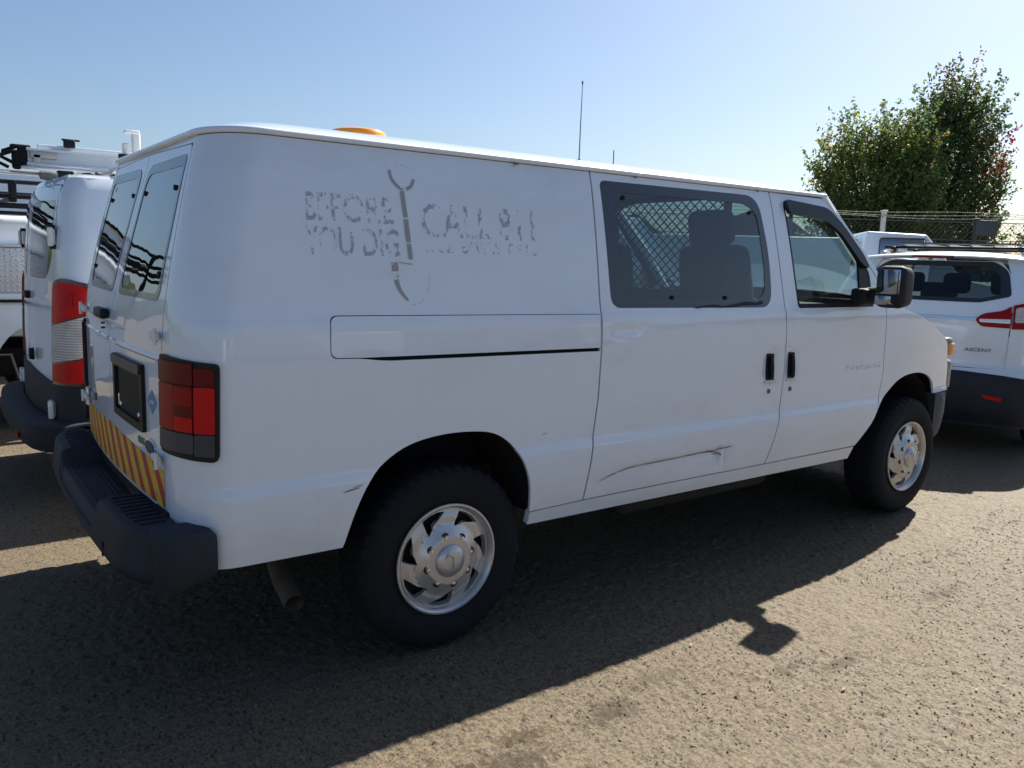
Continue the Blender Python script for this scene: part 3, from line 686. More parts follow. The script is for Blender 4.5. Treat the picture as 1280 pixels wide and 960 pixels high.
# belt bead pressed across both doors
for sf, d in ((VS, rdoors[0]), (VL, rdoors[1])):
    V = []; ss = np.linspace(.008, yc0-.008, 16); rows = []
    for dz, of in ((.012, .0), (.006, .006), (-.002, .007), (-.010, .0)): rows.append([tuple(q) for q in sf.p(ss, np.full(16, 1.218+dz), np.full(16, of))])
    b = MB().grid(rows); b.build('pressed_bead', WHITE, d)

# ---- tail lamps wrap the corner
for sf in (VS, VL):
    s0, s1 = yc0+.012, yc0+.272
    dv = (s1-s0)
    lo = fillet([(s0, .913), (s1, .902), (s1+.004, 1.226), (s0, 1.243)], [.012, .03, .02, .015], 4)
    tl = panel('tail_lamp', sf, lo, TRIMB, van, step=.035, thick=.03, off=.012)
    def cell(nm, a0, a1, z0, z1, m, of=.018):
        panel(nm, sf, fillet([(s0+dv*a0, z0), (s0+dv*a1, z0), (s0+dv*a1, z1), (s0+dv*a0, z1)], .006, 2), m, tl, step=.03, thick=.006, off=of)
    cell('stop_lens', .025, .66, 1.155, 1.226, REDD); cell('stop_lens', .025, .36, .998, 1.152, RED); cell('stop_lens', .365, .66, .998, 1.152, REDD, .0185)
    cell('stop_lens', .375, .655, 1.085, 1.145, RED, .0195); cell('stop_lens', .375, .655, 1.0, 1.048, REDB, .0195)
    cell('side_marker', .675, .95, .998, 1.150, REDB); cell('side_marker', .675, .945, 1.155, 1.212, REDD, .0165)
    cell('reversing_lens', .025, .66, .928, .994, CLEARD); cell('reversing_lens', .675, .945, .922, .994, mat('smoke_lens', (.05, .054, .06), .3, spec=.25))
# corner crease above the lower body runs round on the panel itself

# ---- roof, gutter
def rear_x(y):
    a = abs(y); yc = .635
    if a < yc: return -.846
    t = min(1, (a-yc)/(.858-yc)); return -.846+.17*(1-math.sqrt(max(0, 1-t*t)))
rows = []; NI, NV = 44, 33; XF = 2.53
def roof_z(v, i):
    h = .100*(1-abs(v)**2.6); g0 = 1-max(0, 1-i/.10)**2.2; g1 = 1-.62*max(0, (i-.88)/.12)**2
    return 1.992+h*g0*g1-.012*(1-min(1, min(i, 1-i)/.03))*(abs(v) < 2)+.006*(1-(2*i-1)**2)
for a in range(NI+1):
    i = (a/NI)**1.3 if a < NI else 1; row = []
    for c in range(NV+1):
        v = math.sin((2*c/NV-1)*math.pi/2); y = .858*v; xr = rear_x(y); xf = XF+.10*(1-v*v)
        row.append((xr+(xf-xr)*i, y, roof_z(v, i)))
    rows.append(row)
b = MB().grid(rows); roof = b.build('roof', WHITE, van, sharp=60)
path = []
def gut(sf):
    out = []
    for s_ in list(np.linspace(0.0, yc0, 8)[1:])+list(np.linspace(yc0, yc0+sf.L, 10)[1:])+list(np.linspace(yc0+sf.L, S(2.52), 40)[1:]):
        P = sf.p(np.array([s_]), np.array([1.978]))[0]; n = sf.n(np.array([s_]), np.array([1.978]))[0]; n = np.array([n[0], n[1], 0]); n /= np.linalg.norm(n); out.append((P, n, (0, 0, 1)))
    return out
gp = gut(VL)[::-1]+gut(VS)
GP = [(-.012, -.003), (.004, -.004), (.012, -.002), (.015, .003), (.0155, .008), (.0145, .012), (.012, .0155), (.0085, .018), (.004, .0195), (-.002, .020), (-.014, .021)]
MB().sweep(gp, GP).build('roof_gutter', WHITE, van, sharp=40)
# sealant specks and rust stains under the gutter
for xq in (.34, .352, 1.02, 1.9):
    c = VS.p(np.array([S(xq)]), np.array([1.966]), np.array([.012]))[0]; MB().box(c, (.012, .008, .007), .002).build('gutter_drip', mat('rust_spot', (.2, .09, .04), .8), van)
# amber beacon and two aerials
bc = MB().lathe([(.135, 0), (.135, .018), (.128, .022)], (.018, -.10, 2.088), 'z', 40, cap=True).build('amber_beacon', TRIMB, van)
MB().lathe([(.128, .020), (.129, .036), (.120, .050), (.10, .058), (.06, .063), (.001, .065)], (.018, -.10, 2.088), 'z', 48, mod=lambda k, j, r_: r_*(1 if k % 2 else .985) if 0 < j < 4 else r_).build('beacon_lens', AMBER, bc)
ae = MB().lathe([(.028, 0), (.028, .012), (.012, .03), (.008, .05), (.001, .052)], (1.342, -.1, 2.09), 'z', 16, cap=True).build('whip_aerial', TRIMB, van)
MB().tube([(1.342, -.1, 2.13), (1.343, -.1, 2.33), (1.346, -.1, 2.548)], [.0035, .0028, .0018], 6).build('whip', mat('dark_steel', (.10, .10, .10), .4, metal=.8), ae)
MB().tube([(1.345, -.1, 2.535), (1.346, -.1, 2.552)], .004, 6).build('tip', TRIMB, ae)
ae = MB().lathe([(.02, 0), (.02, .01), (.008, .02), (.001, .022)], (1.60, -.1, 2.085), 'z', 14, cap=True).build('stub_aerial', TRIMB, van)
MB().tube([(1.60, -.1, 2.10), (1.598, -.1, 2.212)], .003, 6).build('whip', MATS['dark_steel'], ae)

# ---- step bumper
def bump_outer(y):
    a = abs(y); return -1.165-.035*(1-(y/.95)**2)+(0 if a < .72 else .13*((a-.72)/.27)**2.4)
def bump_in(y): return -1.012
b = MB(); ys = np.linspace(-.955, .955, 61)
def btop(y):
    a = abs(y); t = min(1, max(0, (a-.40)/.045)); return .612+.07*t*t*(3-2*t)
rows = []
for y in ys:
    xo = bump_outer(y); zt = btop(y); xi = bump_in(y) if abs(y) < .80 else -1.012-.045*((abs(y)-.80)/.155)**2
    e = 0 if abs(y) < .97 else .012
    rows.append([(xi, y, .50), (xo+.045, y, .492), (xo+.014, y, .500+e), (xo-.002, y, .515), (xo-.010, y, .54), (xo-.006, y, .56), (xo+.004, y, zt-.05), (xo+.010, y, zt-.018), (xo+.022, y, zt-.004-e), (xo+.038, y, zt-e*.5), (xi-.002, y, zt-e*.5), (xi, y, .5)])
n = len(rows[0]); b.grid(rows)
b.F.append(tuple(range(n))); b.F.append(tuple(len(rows)*n-n+k for k in range(n))[::-1])
bumper = b.build('rear_bumper', BUMP, van, sharp=32)
for sg in (-1, 1):                                   # end caps wrap forward along the body
    b = MB(); rows = []
    for k in range(13):
        t = k/12; x = -1.10+.185*t
        yb = W_(np.array([.6]))[0]-.005 if t > .3 else .985-(1-t/.3)**2*.05
        o = .022*(1-max(0, (t-.9)/.1)*.5)
        yo = yb+o
        zt = .682+.006*math.sin(t*3)-.02*max(0, (t-.86)/.14)**2; zb = .495+.033*max(0, (t-.25)/.75)**1.2
        rows.append([(x, sg*(yb-.10), zt), (x, sg*(yb+.0), zt), (x, sg*(yo-.006), zt-.004), (x, sg*yo, zt-.016), (x, sg*(yo+.002), (zt+zb)/2), (x, sg*yo, zb+.02), (x, sg*(yo-.01), zb), (x, sg*(yb-.10), zb)])
    b.grid(rows); b.F.append(tuple(range(8))); b.F.append(tuple(12*8+k for k in range(8))[::-1]); b.build('bumper_end', BUMP, bumper, sharp=40)
    for k in range(9):                              # ribbed treads
        y = sg*(.47+.043*k); xo = bump_outer(y)+.05; MB().box(((xo-1.03)/2, y, .6845), (abs(xo+1.03), .016, .010), .004).build('tread_rib', BUMP, bumper)
for k in range(7): MB().box((-1.155+.018*k, 0, .6145), (.008, .74, .006), .002).build('tread_rib', BUMP, bumper)
MB().box((-1.194, -.60, .545), (.006, .018, .05), .002).build('bumper_slot', DARK, bumper)
b = MB().box((-1.09, .0, .46), (.06, .5, .07), .01); b.build('hitch_bar', UNDER, van)
# dark filler between doors and bumper
MB().box((-.995, 0, .665), (.05, 1.56, .06)).build('door_sill', DARK, van)

# ---- underbody, wheel housings, exhaust
b = MB(); b.box((1.5, 0, .60), (4.9, 1.30, .12)); b.box((1.5, .36, .46), (4.6, .09, .16)); b.box((1.5, -.36, .46), (4.6, .09, .16)); b.box((0, 0, .38), (.14, 1.5, .14), .03); b.box((3.505, 0, .38), (.14, 1.4, .12), .03)
b.box((1.65, 0, .56), (2.25, 1.86, .05)); b.box((-.73, 0, .60), (.45, 1.84, .05)); b.box((1.7, -.55, .42), (1.2, .5, .2), .05)
b.lathe([(.001, -.14), (.13, -.13), (.15, 0), (.13, .13), (.001, .14)], (0, 0, .36), 'y', 16)
b.build('chassis', UNDER, van)
for xc, a0, a1 in ((0, -.50, .43), (3.34, 2.84, 3.84)):
    for sg in (-1, 1):
        b = MB(); prof = []
        for k in range(15):
            a = math.pi*k/14; rx = (a1-a0)/2; cx = (a0+a1)/2; prof.append((cx-rx*math.cos(a), .5+.47*math.sin(a)**.8))
        b.grid([[(x, sg*(.965 if xc == 0 else .93), z) for x, z in prof], [(x, sg*.55, z) for x, z in prof]])
        b.F.append(tuple(15+k for k in range(15))); b.build('wheel_housing', DARK, van)
b = MB(); b.tube([(1.2, -.45, .44), (-.20, -.45, .46), (-.48, -.45, .38), (-.545, -.50, .335), (-.562, -.62, .300), (-.571, -.775, .258)], [.036, .036, .037, .038, .038, .039], 20, cap=False)
b.tube([(-.571, -.7745, .2582), (-.5655, -.65, .2915)], [.036, .036], 20, cap=False)
b.build('exhaust_pipe', RUST, van, sharp=60)
MB().lathe([(.0345, 0), (.001, .0)], (-.5665, -.68, .285), 'y', 16).build('exhaust_bore', DARK, van)

# ---- wheels
def wheel(name, cx, cy, sg, parent, zc=.382, R=.384, steer=0):
    """outer face towards sg*y"""
    tw = .118
    prof = [(.212, -tw*.80), (.235, -tw*.94), (.29, -tw*1.06), (.335, -tw*1.02), (.362, -tw*.90), (.378, -tw*.78), (R, -tw*.55), (R, -tw*.2), (R, tw*.2), (R, tw*.55), (.378, tw*.78), (.362, tw*.90), (.335, tw*1.02), (.29, tw*1.06), (.235, tw*.94), (.212, tw*.80)]
    def tread(k, j, r):
        if j in (6, 9, 5, 10) and k % 4 in (0,): return r-.012
        if j in (7, 8) and (k+2) % 4 == 0: return r-.010
        if j in (4, 11) and k % 4 == 0: return r-.005
        return r
    t = MB().lathe(prof, (cx, cy, zc), 'y', 168, mod=tread).build(name, RUBBER, parent, sharp=30)
    yo = cy+sg*tw*.96
    b = MB()
    b.lathe([(.216, -sg*.03), (.224, -sg*.004), (.231, sg*.004), (.229, sg*.010), (.222, sg*.011), (.211, sg*.001), (.206, -sg*.02)], (cx, yo, zc), 'y', 64)
    b.build('rim', STEEL, t, sharp=50)
    MB().lathe([(.215, -sg*.045), (.001, -sg*.055)], (cx, yo, zc), 'y', 32).build('brake_gap', STEELD, t)
    def dish(u, v):
        r = np.hypot(u, v); d = np.where(r > .15, -.004-.0*r, -.004+.030*np.clip((.16-r)/.06, 0, 1)**1.3)
        d = d-.012*np.clip((r-.17)/.035, 0, 1)
        return np.stack([cx+u, yo+sg*d, zc+v], -1)
    pl_ = Plane(dish, sgn=sg if True else 1)
    holes = []
    for k in range(7):
        a = 2*math.pi*k/7+1.326
        def pol(r, da): return (r*math.cos(a+da), r*math.sin(a+da))
        poly = [pol(.136, .03), pol(.170, -.03), pol(.199, -.08), pol(.2005, -.28), pol(.200, -.46), pol(.196, -.63), pol(.160, -.27)]
        holes.append(fillet(poly, .006, 3))
    disc = panel('wheel_cover', pl_, ell(0, 0, .207, .207, 60), STEEL, t, holes=holes, step=.0105, thick=.022)
    for k in range(8):
        a = 2*math.pi*k/8+.2; c = (cx+.102*math.cos(a), yo+sg*.019, zc+.102*math.sin(a))
        MB().lathe([(.0005, sg*.012), (.007, sg*.011), (.010, sg*.004), (.011, -sg*.008)], c, 'y', 6).build('lug_nut', CHROME, disc); MB().lathe([(.016, -sg*.006), (.0175, sg*.002), (.012, sg*.0025)], c, 'y', 14).build('lug_well', STEELD, disc)
    MB().lathe([(.068, -sg*.01), (.068, sg*.028), (.062, sg*.038), (.034, sg*.045), (.001, sg*.047)], (cx, yo, zc), 'y', 40).build('hub_cap', STEEL, disc, sharp=50)
    for a0, r0, a1, r1 in ((2.2, .045, 1.1, .018), (1.5, .02, -1.5, .03), (1.9, .05, 2.6, .038)):
        P = [(cx+r*math.cos(a), yo+sg*(.0505-.0035*(r/.05)**2), zc+r*math.sin(a)) for a, r in ((a0, r0), (a1, r1))]; MB().tube(P, .0011, 5).build('hub_scratch', MATS['lock_metal'], disc)
    return t
wheel('wheel', 0, -.838, -1, van); wheel('wheel', 3.505, -.858, -1, van)
wheel('wheel', 0, .838, 1, van); wheel('wheel', 3.505, .858, 1, van)
# valve and wheel weights are too small to show

# ---- nose: bonnet, windscreen, grille, bumper
zt = pchip([3.12, 3.271, 3.479, 3.707, 3.90, 3.985, 4.046, 4.066], [1.385, 1.349, 1.306, 1.238, 1.156, 1.098, .928, .776])
rows = []
for x in np.linspace(3.13, 3.99, 22):
    hw = W_(zt(x))-Finset(x)-.001; rows.append([(x+.10*(1-(v*v))*min(1, (x-3.1)/.5), v*hw, float(zt(x))+.055*(1-abs(v)**3)) for v in np.linspace(-1, 1, 21)])
MB().grid(rows).build('bonnet', WHITE, van)
rows = []
for z in np.linspace(.74, 1.10, 8):
    x = float(np.interp(z, [.74, .928, 1.10], [4.07, 4.05, 3.985])); hw = float(W_(z)-Finset(x))
    rows.append([(x+.10*(1-v*v), v*hw, z+.055*(1-abs(v)**3)*(z-.74)/.36) for v in np.linspace(-1, 1, 17)])
MB().grid(rows).build('grille_panel', mat('grille_grey', (.22, .22, .23), .4), van)
for sg in (-1, 1):
    b = MB().box((4.045, sg*.885, 1.075), (.09, .075, .125), .022); b.build('marker_lamp', mat('lamp_grey', (.16, .16, .165), .3, coat=.4), van)
    MB().box((4.058, sg*.90, 1.062), (.085, .062, .085), .018).build('indicator_lens', AMBER, van)
    MB().box((4.095, sg*.70, 1.03), (.05, .26, .2), .03).build('headlamp', CLEAR, van)
    MB().box((4.085, sg*.87, .88), (.09, .08, .20), .02).build('grille_end', mat('lamp_grey', (.16, .16, .165), .3, coat=.4), van)
b = MB(); rows = []
for y in np.linspace(-.965, .965, 41):
    a = abs(y); xo = 4.24-.05*(a/.9)**2-(.25*((a-.80)/.165)**2 if a > .80 else 0); xi = xo-.11 if a < .9 else xo-.11
    xi = min(xi, 4.10)
    rows.append([(xi, y, .765), (xo-.03, y, .768), (xo-.008, y, .755), (xo, y, .72), (xo, y, .62), (xo-.02, y, .54), (xo-.05, y, .48), (xi, y, .46)])
b.grid(rows); b.F.append(tuple(range(8))); b.F.append(tuple(40*8+k for k in range(8))[::-1]); b.build('front_bumper', mat('front_bumper_grey', (.045, .052, .062), .55, spec=.25, var=.3, vscale=10), van)
for sg in (-1, 1):
    b = MB(); rows = []
    for k in range(9):
        t = k/8; x = 3.835+.20*t; yo = .955-.05*t*t; rows.append([(x, sg*(yo-.10), .775), (x, sg*(yo-.01), .775), (x, sg*yo, .76), (x, sg*(yo+.003), .65), (x, sg*(yo-.004), .55), (x, sg*(yo-.03), .47), (x, sg*(yo-.10), .46)])
    b.grid(rows); b.F.append(tuple(range(7))); b.F.append(tuple(8*7+k for k in range(7))[::-1]); b.build('bumper_end', MATS['front_bumper_grey'], van)
rows = []
for t in np.linspace(0, 1, 10):
    xe = 2.55+.60*t; ze = 1.985-.60*t; hw = .835+.115*t; rows.append([(xe+.15*(1-v*v), v*hw, ze+(.075-.02*t)*(1-v*v)) for v in np.linspace(-1, 1, 15)])
MB().grid(rows).build('windscreen', GLASS_F, van)
MB().box((3.22, 0, 1.375), (.26, 1.84, .04), .01).build('cowl', TRIMB, van)
for sg in (-1, 1): MB().tube([(2.50, sg*.845, 1.985), (2.86, sg*.875, 1.68), (3.18, sg*.93, 1.38)], .034, 8).build('windscreen_pillar', WHITE, van)
MB().box((4.04, 0, .31), (.04, 1.62, .36), .01).box((4.16, 0, .31), (.04, 1.30, .34), .01).box((4.10, 0, .47), (.14, 1.3, .03)).build('air_dam_sun_block', TRIMB, van)  # unseen air dam, deepened to stop sun reaching the ground under the nose

# ---- mirrors
for sg in (-1, 1):
    b = MB(); b.box((2.79, sg*1.005, 1.43), (.17, .10, .09), .02, taper=None); b.tube([(2.79, sg*1.02, 1.43), (2.755, sg*1.14, 1.455)], [.052, .042], 12)
    mr = b.build('door_mirror', BLACKP, van)
    def tap(bm):
        for v in bm.verts:
            if v.co.x > 0: v.co.y *= .80; v.co.z *= .86
    b = MB().box((2.735, sg*1.213, 1.492), (.15, .170, .240), .035, taper=tap); b.build('mirror_shell', BLACKP, mr)
    MB().box((2.6585, sg*1.208, 1.520), (.006, .128, .135), .002, Matrix.Rotation(sg*rad(-5), 3, 'Z')).build('mirror_glass', MIRROR, mr)
    MB().box((2.6585, sg*1.208, 1.418), (.006, .128, .050), .002, Matrix.Rotation(sg*rad(-12), 3, 'Z')).build('spotter_glass', MIRROR, mr)

for sg in (-1, 1):
    MB().tube([(-.62, sg*.835, 1.972), (.5, sg*.842, 1.975), (2.53, sg*.842, 1.975)], .022, 8).build('roof_edge_bar', DARK, van)  # unseen tube added to stop sun leaking in past the roof edge
# ---- inside
b = MB(); b.box((1.05, 0, 1.0), (3.8, 1.80, .03)); b.build('cabin_floor', LINER, van)
rows = [[(x, y, z) for x in np.linspace(-.78, 2.45, 8)] for y, z in ((-.80, 1.93), (-.5, 2.01), (0, 2.03), (.5, 2.01), (.80, 1.93))]
MB().grid(rows).build('headliner', LINER, van)
inner = [(S(-.70), 1.0), (S(1.95), 1.0), (S(1.95), 1.93), (S(-.70), 1.93)]
panel('wall_liner', VL, inner, LINER, van, step=.2, thick=.004, off=-.05)
panel('wall_liner', VS, [(S(-.70), 1.0), (S(.72), 1.0), (S(.72), 1.93), (S(-.70), 1.93)], LINER, van, step=.2, thick=.004, off=-.05)
# partition: framed panel below, expanded diamond mesh above
PX = 1.72
pt = MB().box((PX, 0, 1.06), (.02, 1.76, .72)).box((PX, 0, 1.935), (.03, 1.66, .03)).box((PX, -.84, 1.67), (.03, .03, .5)).box((PX, .84, 1.67), (.03, .03, .5)).box((PX, 0, 1.425), (.03, 1.78, .03)).build('partition', TRIMB, van)
b = MB(); py, pz = .062, .052
z0, z1, yh = 1.43, 1.93, .84
def clipseg(y0, z0_, y1, z1_):
    t0, t1 = 0., 1.
    for p_, d_, lo, hi in ((y0, y1-y0, -yh, yh), (z0_, z1_-z0_, z0, z1)):
        a, c = (lo-p_)/d_, (hi-p_)/d_
        if a > c: a, c = c, a
        t0, t1 = max(t0, a), min(t1, c)
    return None if t1-t0 < 1e-3 else ((y0+(y1-y0)*t0, z0_+(z1_-z0_)*t0), (y0+(y1-y0)*t1, z0_+(z1_-z0_)*t1))
for i in range(-45, 46):
    for sg in (-1, 1):
        L_ = 1.0; c0 = i*py
        q = clipseg(c0-sg*py/pz*L_/1, z0+.25-L_, c0+sg*py/pz*L_, z0+.25+L_)
        if q: b.tube([(PX+.004*sg, q[0][0], q[0][1]), (PX+.004*sg, q[1][0], q[1][1])], .0042, 4, cap=False)
o = b.build('diamond_mesh', mat('mesh_steel', (.05, .05, .05), .5, metal=.4), pt); o['kind'] = 'stuff'
def seat(x, y, rz=0):
    t = MB().box((x, y, .98), (.50, .50, .16), .05).build('seat', SEAT, van)
    b = MB(); b.box((0, 0, .34), (.16, .52, .70), .06, taper=lambda bm: [setattr(v.co, 'y', v.co.y*(.86 if v.co.z > 0 else 1)) for v in bm.verts])
    R_ = Matrix.Rotation(rad(-12), 3, 'Y'); b.V = [tuple(R_ @ Vector(v)+Vector((x-.22, y, 1.02))) for v in b.V]; b.build('backrest', SEAT, t)
    b = MB(); b.box((0, 0, .79), (.11, .30, .20), .05); b.V = [tuple(R_ @ Vector(v)+Vector((x-.22, y, 1.02))) for v in b.V]; b.build('headrest', SEAT, t)
seat(2.42, -.47); seat(2.42, .47)
MB().box((2.98, 0, 1.20), (.34, 1.66, .32), .08).build('dashboard', TRIMB, van)
sw = MB(); n = 28
ring = [(2.70+.08*math.sin(2*math.pi*k/n), .47+.19*math.cos(2*math.pi*k/n), 1.22+.16*math.sin(2*math.pi*k/n)) for k in range(n+1)]
sw.tube(ring, .014, 8, cap=False); sw.tube([(2.70, .28, 1.22), (2.70, .66, 1.22)], .014, 6); sw.tube([(2.70, .47, 1.22), (2.85, .47, 1.15)], .03, 8); sw.build('steering_wheel', TRIMB, van)
# light coming through the back: rear door trim boards below the glass
b = MB().box((-.95, 0, 1.15), (.02, 1.36, .46)); b.build('door_liner', LINER, van)

# ---- ghost lettering left where vinyl was stripped
def ghost_mat(name, col, thr, scale, strength=.9):
    m = bpy.data.materials.new(name); m.use_nodes = True; t = m.node_tree; N = t.nodes; L = t.links
    b = N['Principled BSDF']; b.inputs['Base Color'].default_value = (*col, 1); b.inputs['Roughness'].default_value = .5
    o = [n_ for n_ in N if n_.type == 'OUTPUT_MATERIAL'][0]; tr = N.new('ShaderNodeBsdfTransparent'); mx = N.new('ShaderNodeMixShader')
    tc = N.new('ShaderNodeTexCoord'); nz = N.new('ShaderNodeTexNoise'); nz.inputs['Scale'].default_value = scale; nz.inputs['Detail'].default_value = 5; nz.inputs['Roughness'].default_value = .65
    mp = N.new('ShaderNodeMapping'); mp.inputs['Scale'].default_value = (1, 1, .55); L.new(tc.outputs['Object'], mp.inputs[0]); L.new(mp.outputs[0], nz.inputs['Vector'])
    cr = N.new('ShaderNodeValToRGB'); cr.color_ramp.elements[0].position = thr; cr.color_ramp.elements[1].position = thr+.05; cr.color_ramp.elements[1].color = (strength,)*3+(1,)
    L.new(nz.outputs[0], cr.inputs[0]); L.new(cr.outputs[0], mx.inputs[0]); L.new(tr.outputs[0], mx.inputs[1]); L.new(b.outputs[0], mx.inputs[2]); L.new(mx.outputs[0], o.inputs[0])
    MATS[name] = m; return m
GH = ghost_mat('vinyl_residue', (.36, .38, .43), .485, 46, .62); GH2 = ghost_mat('vinyl_residue_thin', (.36, .36, .38), .53, 55, .65); GH3 = ghost_mat('vinyl_residue_full', (.33, .325, .335), .36, 34, .8)
GH4 = ghost_mat('vinyl_residue_faint', (.34, .34, .37), .46, 70, .42)
GHF = ghost_mat('vinyl_outline', (.50, .52, .56), .42, 30, .28)
mapx = lambda u: S(0)+u
text_on('ghost_lettering', 'BEFORE', -.585, 1.700, .096, .350, VS, GH, van, xs=mapx, bold=.010)
text_on('ghost_lettering', 'YOU DIG', -.590, 1.584, .096, .372, VS, GH, van, xs=mapx, bold=.010)
text_on('ghost_lettering', 'CALL 811', -.118, 1.662, .122, .530, VS, GH, van, xs=mapx, bold=.010)
text_on('ghost_lettering', '... clas of Whis T E Lc', -.11, 1.603, .042, .525, VS, GH2, van, xs=mapx, bold=.02)
text_on('ghost_lettering', 'Natural', 2.672, 1.000, .032, .36, VS, GH4, van, xs=mapx, bold=.004)
def ribbon(pts, wd, m, nm='ghost_shovel'):
    V, F = strip(VS, [(S(x), z) for x, z in pts], wd, .0022); b = MB(); b.add(V, F); b.build(nm, m, van, sharp=0, fix=False)
ribbon(spline([(-.236, 1.895), (-.228, 1.862), (-.205, 1.836), (-.185, 1.829)], 5), .012, GH3); ribbon(spline([(-.172, 1.829), (-.150, 1.842), (-.137, 1.868)], 5), .012, GH3)
ribbon([(-.190, 1.822), (-.184, 1.726)], .019, GH3); ribbon([(-.1835, 1.720), (-.179, 1.636)], .020, GH3); ribbon([(-.178, 1.631), (-.174, 1.574)], .018, GH3)
ribbon([(-.243, 1.562), (-.2415, 1.530)], .026, GH3); ribbon([(-.2405, 1.520), (-.239, 1.506)], .020, GH); ribbon(spline([(-.2405, 1.500), (-.232, 1.470), (-.216, 1.445), (-.196, 1.424)], 5), lambda t: .020-.012*t, GH3)
ribbon([(-.225, 1.562), (-.17, 1.556)], .004, GH3); ribbon(spline([(-.10, 1.54), (-.105, 1.47), (-.14, 1.42), (-.185, 1.408)], 5), .004, GHF)
ribbon(spline([(-.232, 1.90), (-.18, 1.915), (-.13, 1.90)], 5), .003, GHF)
# ================================================================== PANEL VAN alongside
def simple_wheel(root, x, y, sg, R=.34, tw=.115, rimr=.2, name='wheel'):
    prof = [(rimr, -tw), (R*.86, -tw*1.05), (R*.97, -tw*.85), (R, -tw*.5), (R, tw*.5), (R*.97, tw*.85), (R*.86, tw*1.05), (rimr, tw)]
    t = MB().lathe(prof, (x, y, R-.004), 'y', 40).build(name, RUBBER, root, sharp=35)
    yo = y+sg*tw*.9
    MB().lathe([(rimr*1.02, -sg*.04), (rimr*1.04, sg*.004), (rimr*.95, sg*.004), (rimr*.8, -sg*.03), (.06, -sg*.01), (.05, sg*.012), (.001, sg*.014)], (x, yo, R-.004), 'y', 32).build('rim', STEEL, t)
    return t
pv = thing('panel_van', 'white panel van with red and clear tail lamp, left of the big cargo van', 'van', (1.70, 2.65, 0))
OX, OY = 1.70, 2.65
LXR = -2.71                                     # back plane at the corner, local x
TW = pchip([.3, .5, .8, 1.2, 1.5, 1.85, 1.98, 2.05], [.93, .965, .985, .985, .965, .90, .86, .80])
TR = pchip([.3, .5, .8, 1.39, 1.85, 1.95, 2.05], [-2.71, -2.73, -2.725, -2.70, -2.655, -2.62, -2.55])
PS = Surf(TW, TR, .76, lambda z: .76+0*z, lambda z: .055+0*z, .13, .26, -2.71)
PL = PS.flip()
ps = PS.s
PTOP = 1.985; py0 = PS.yc
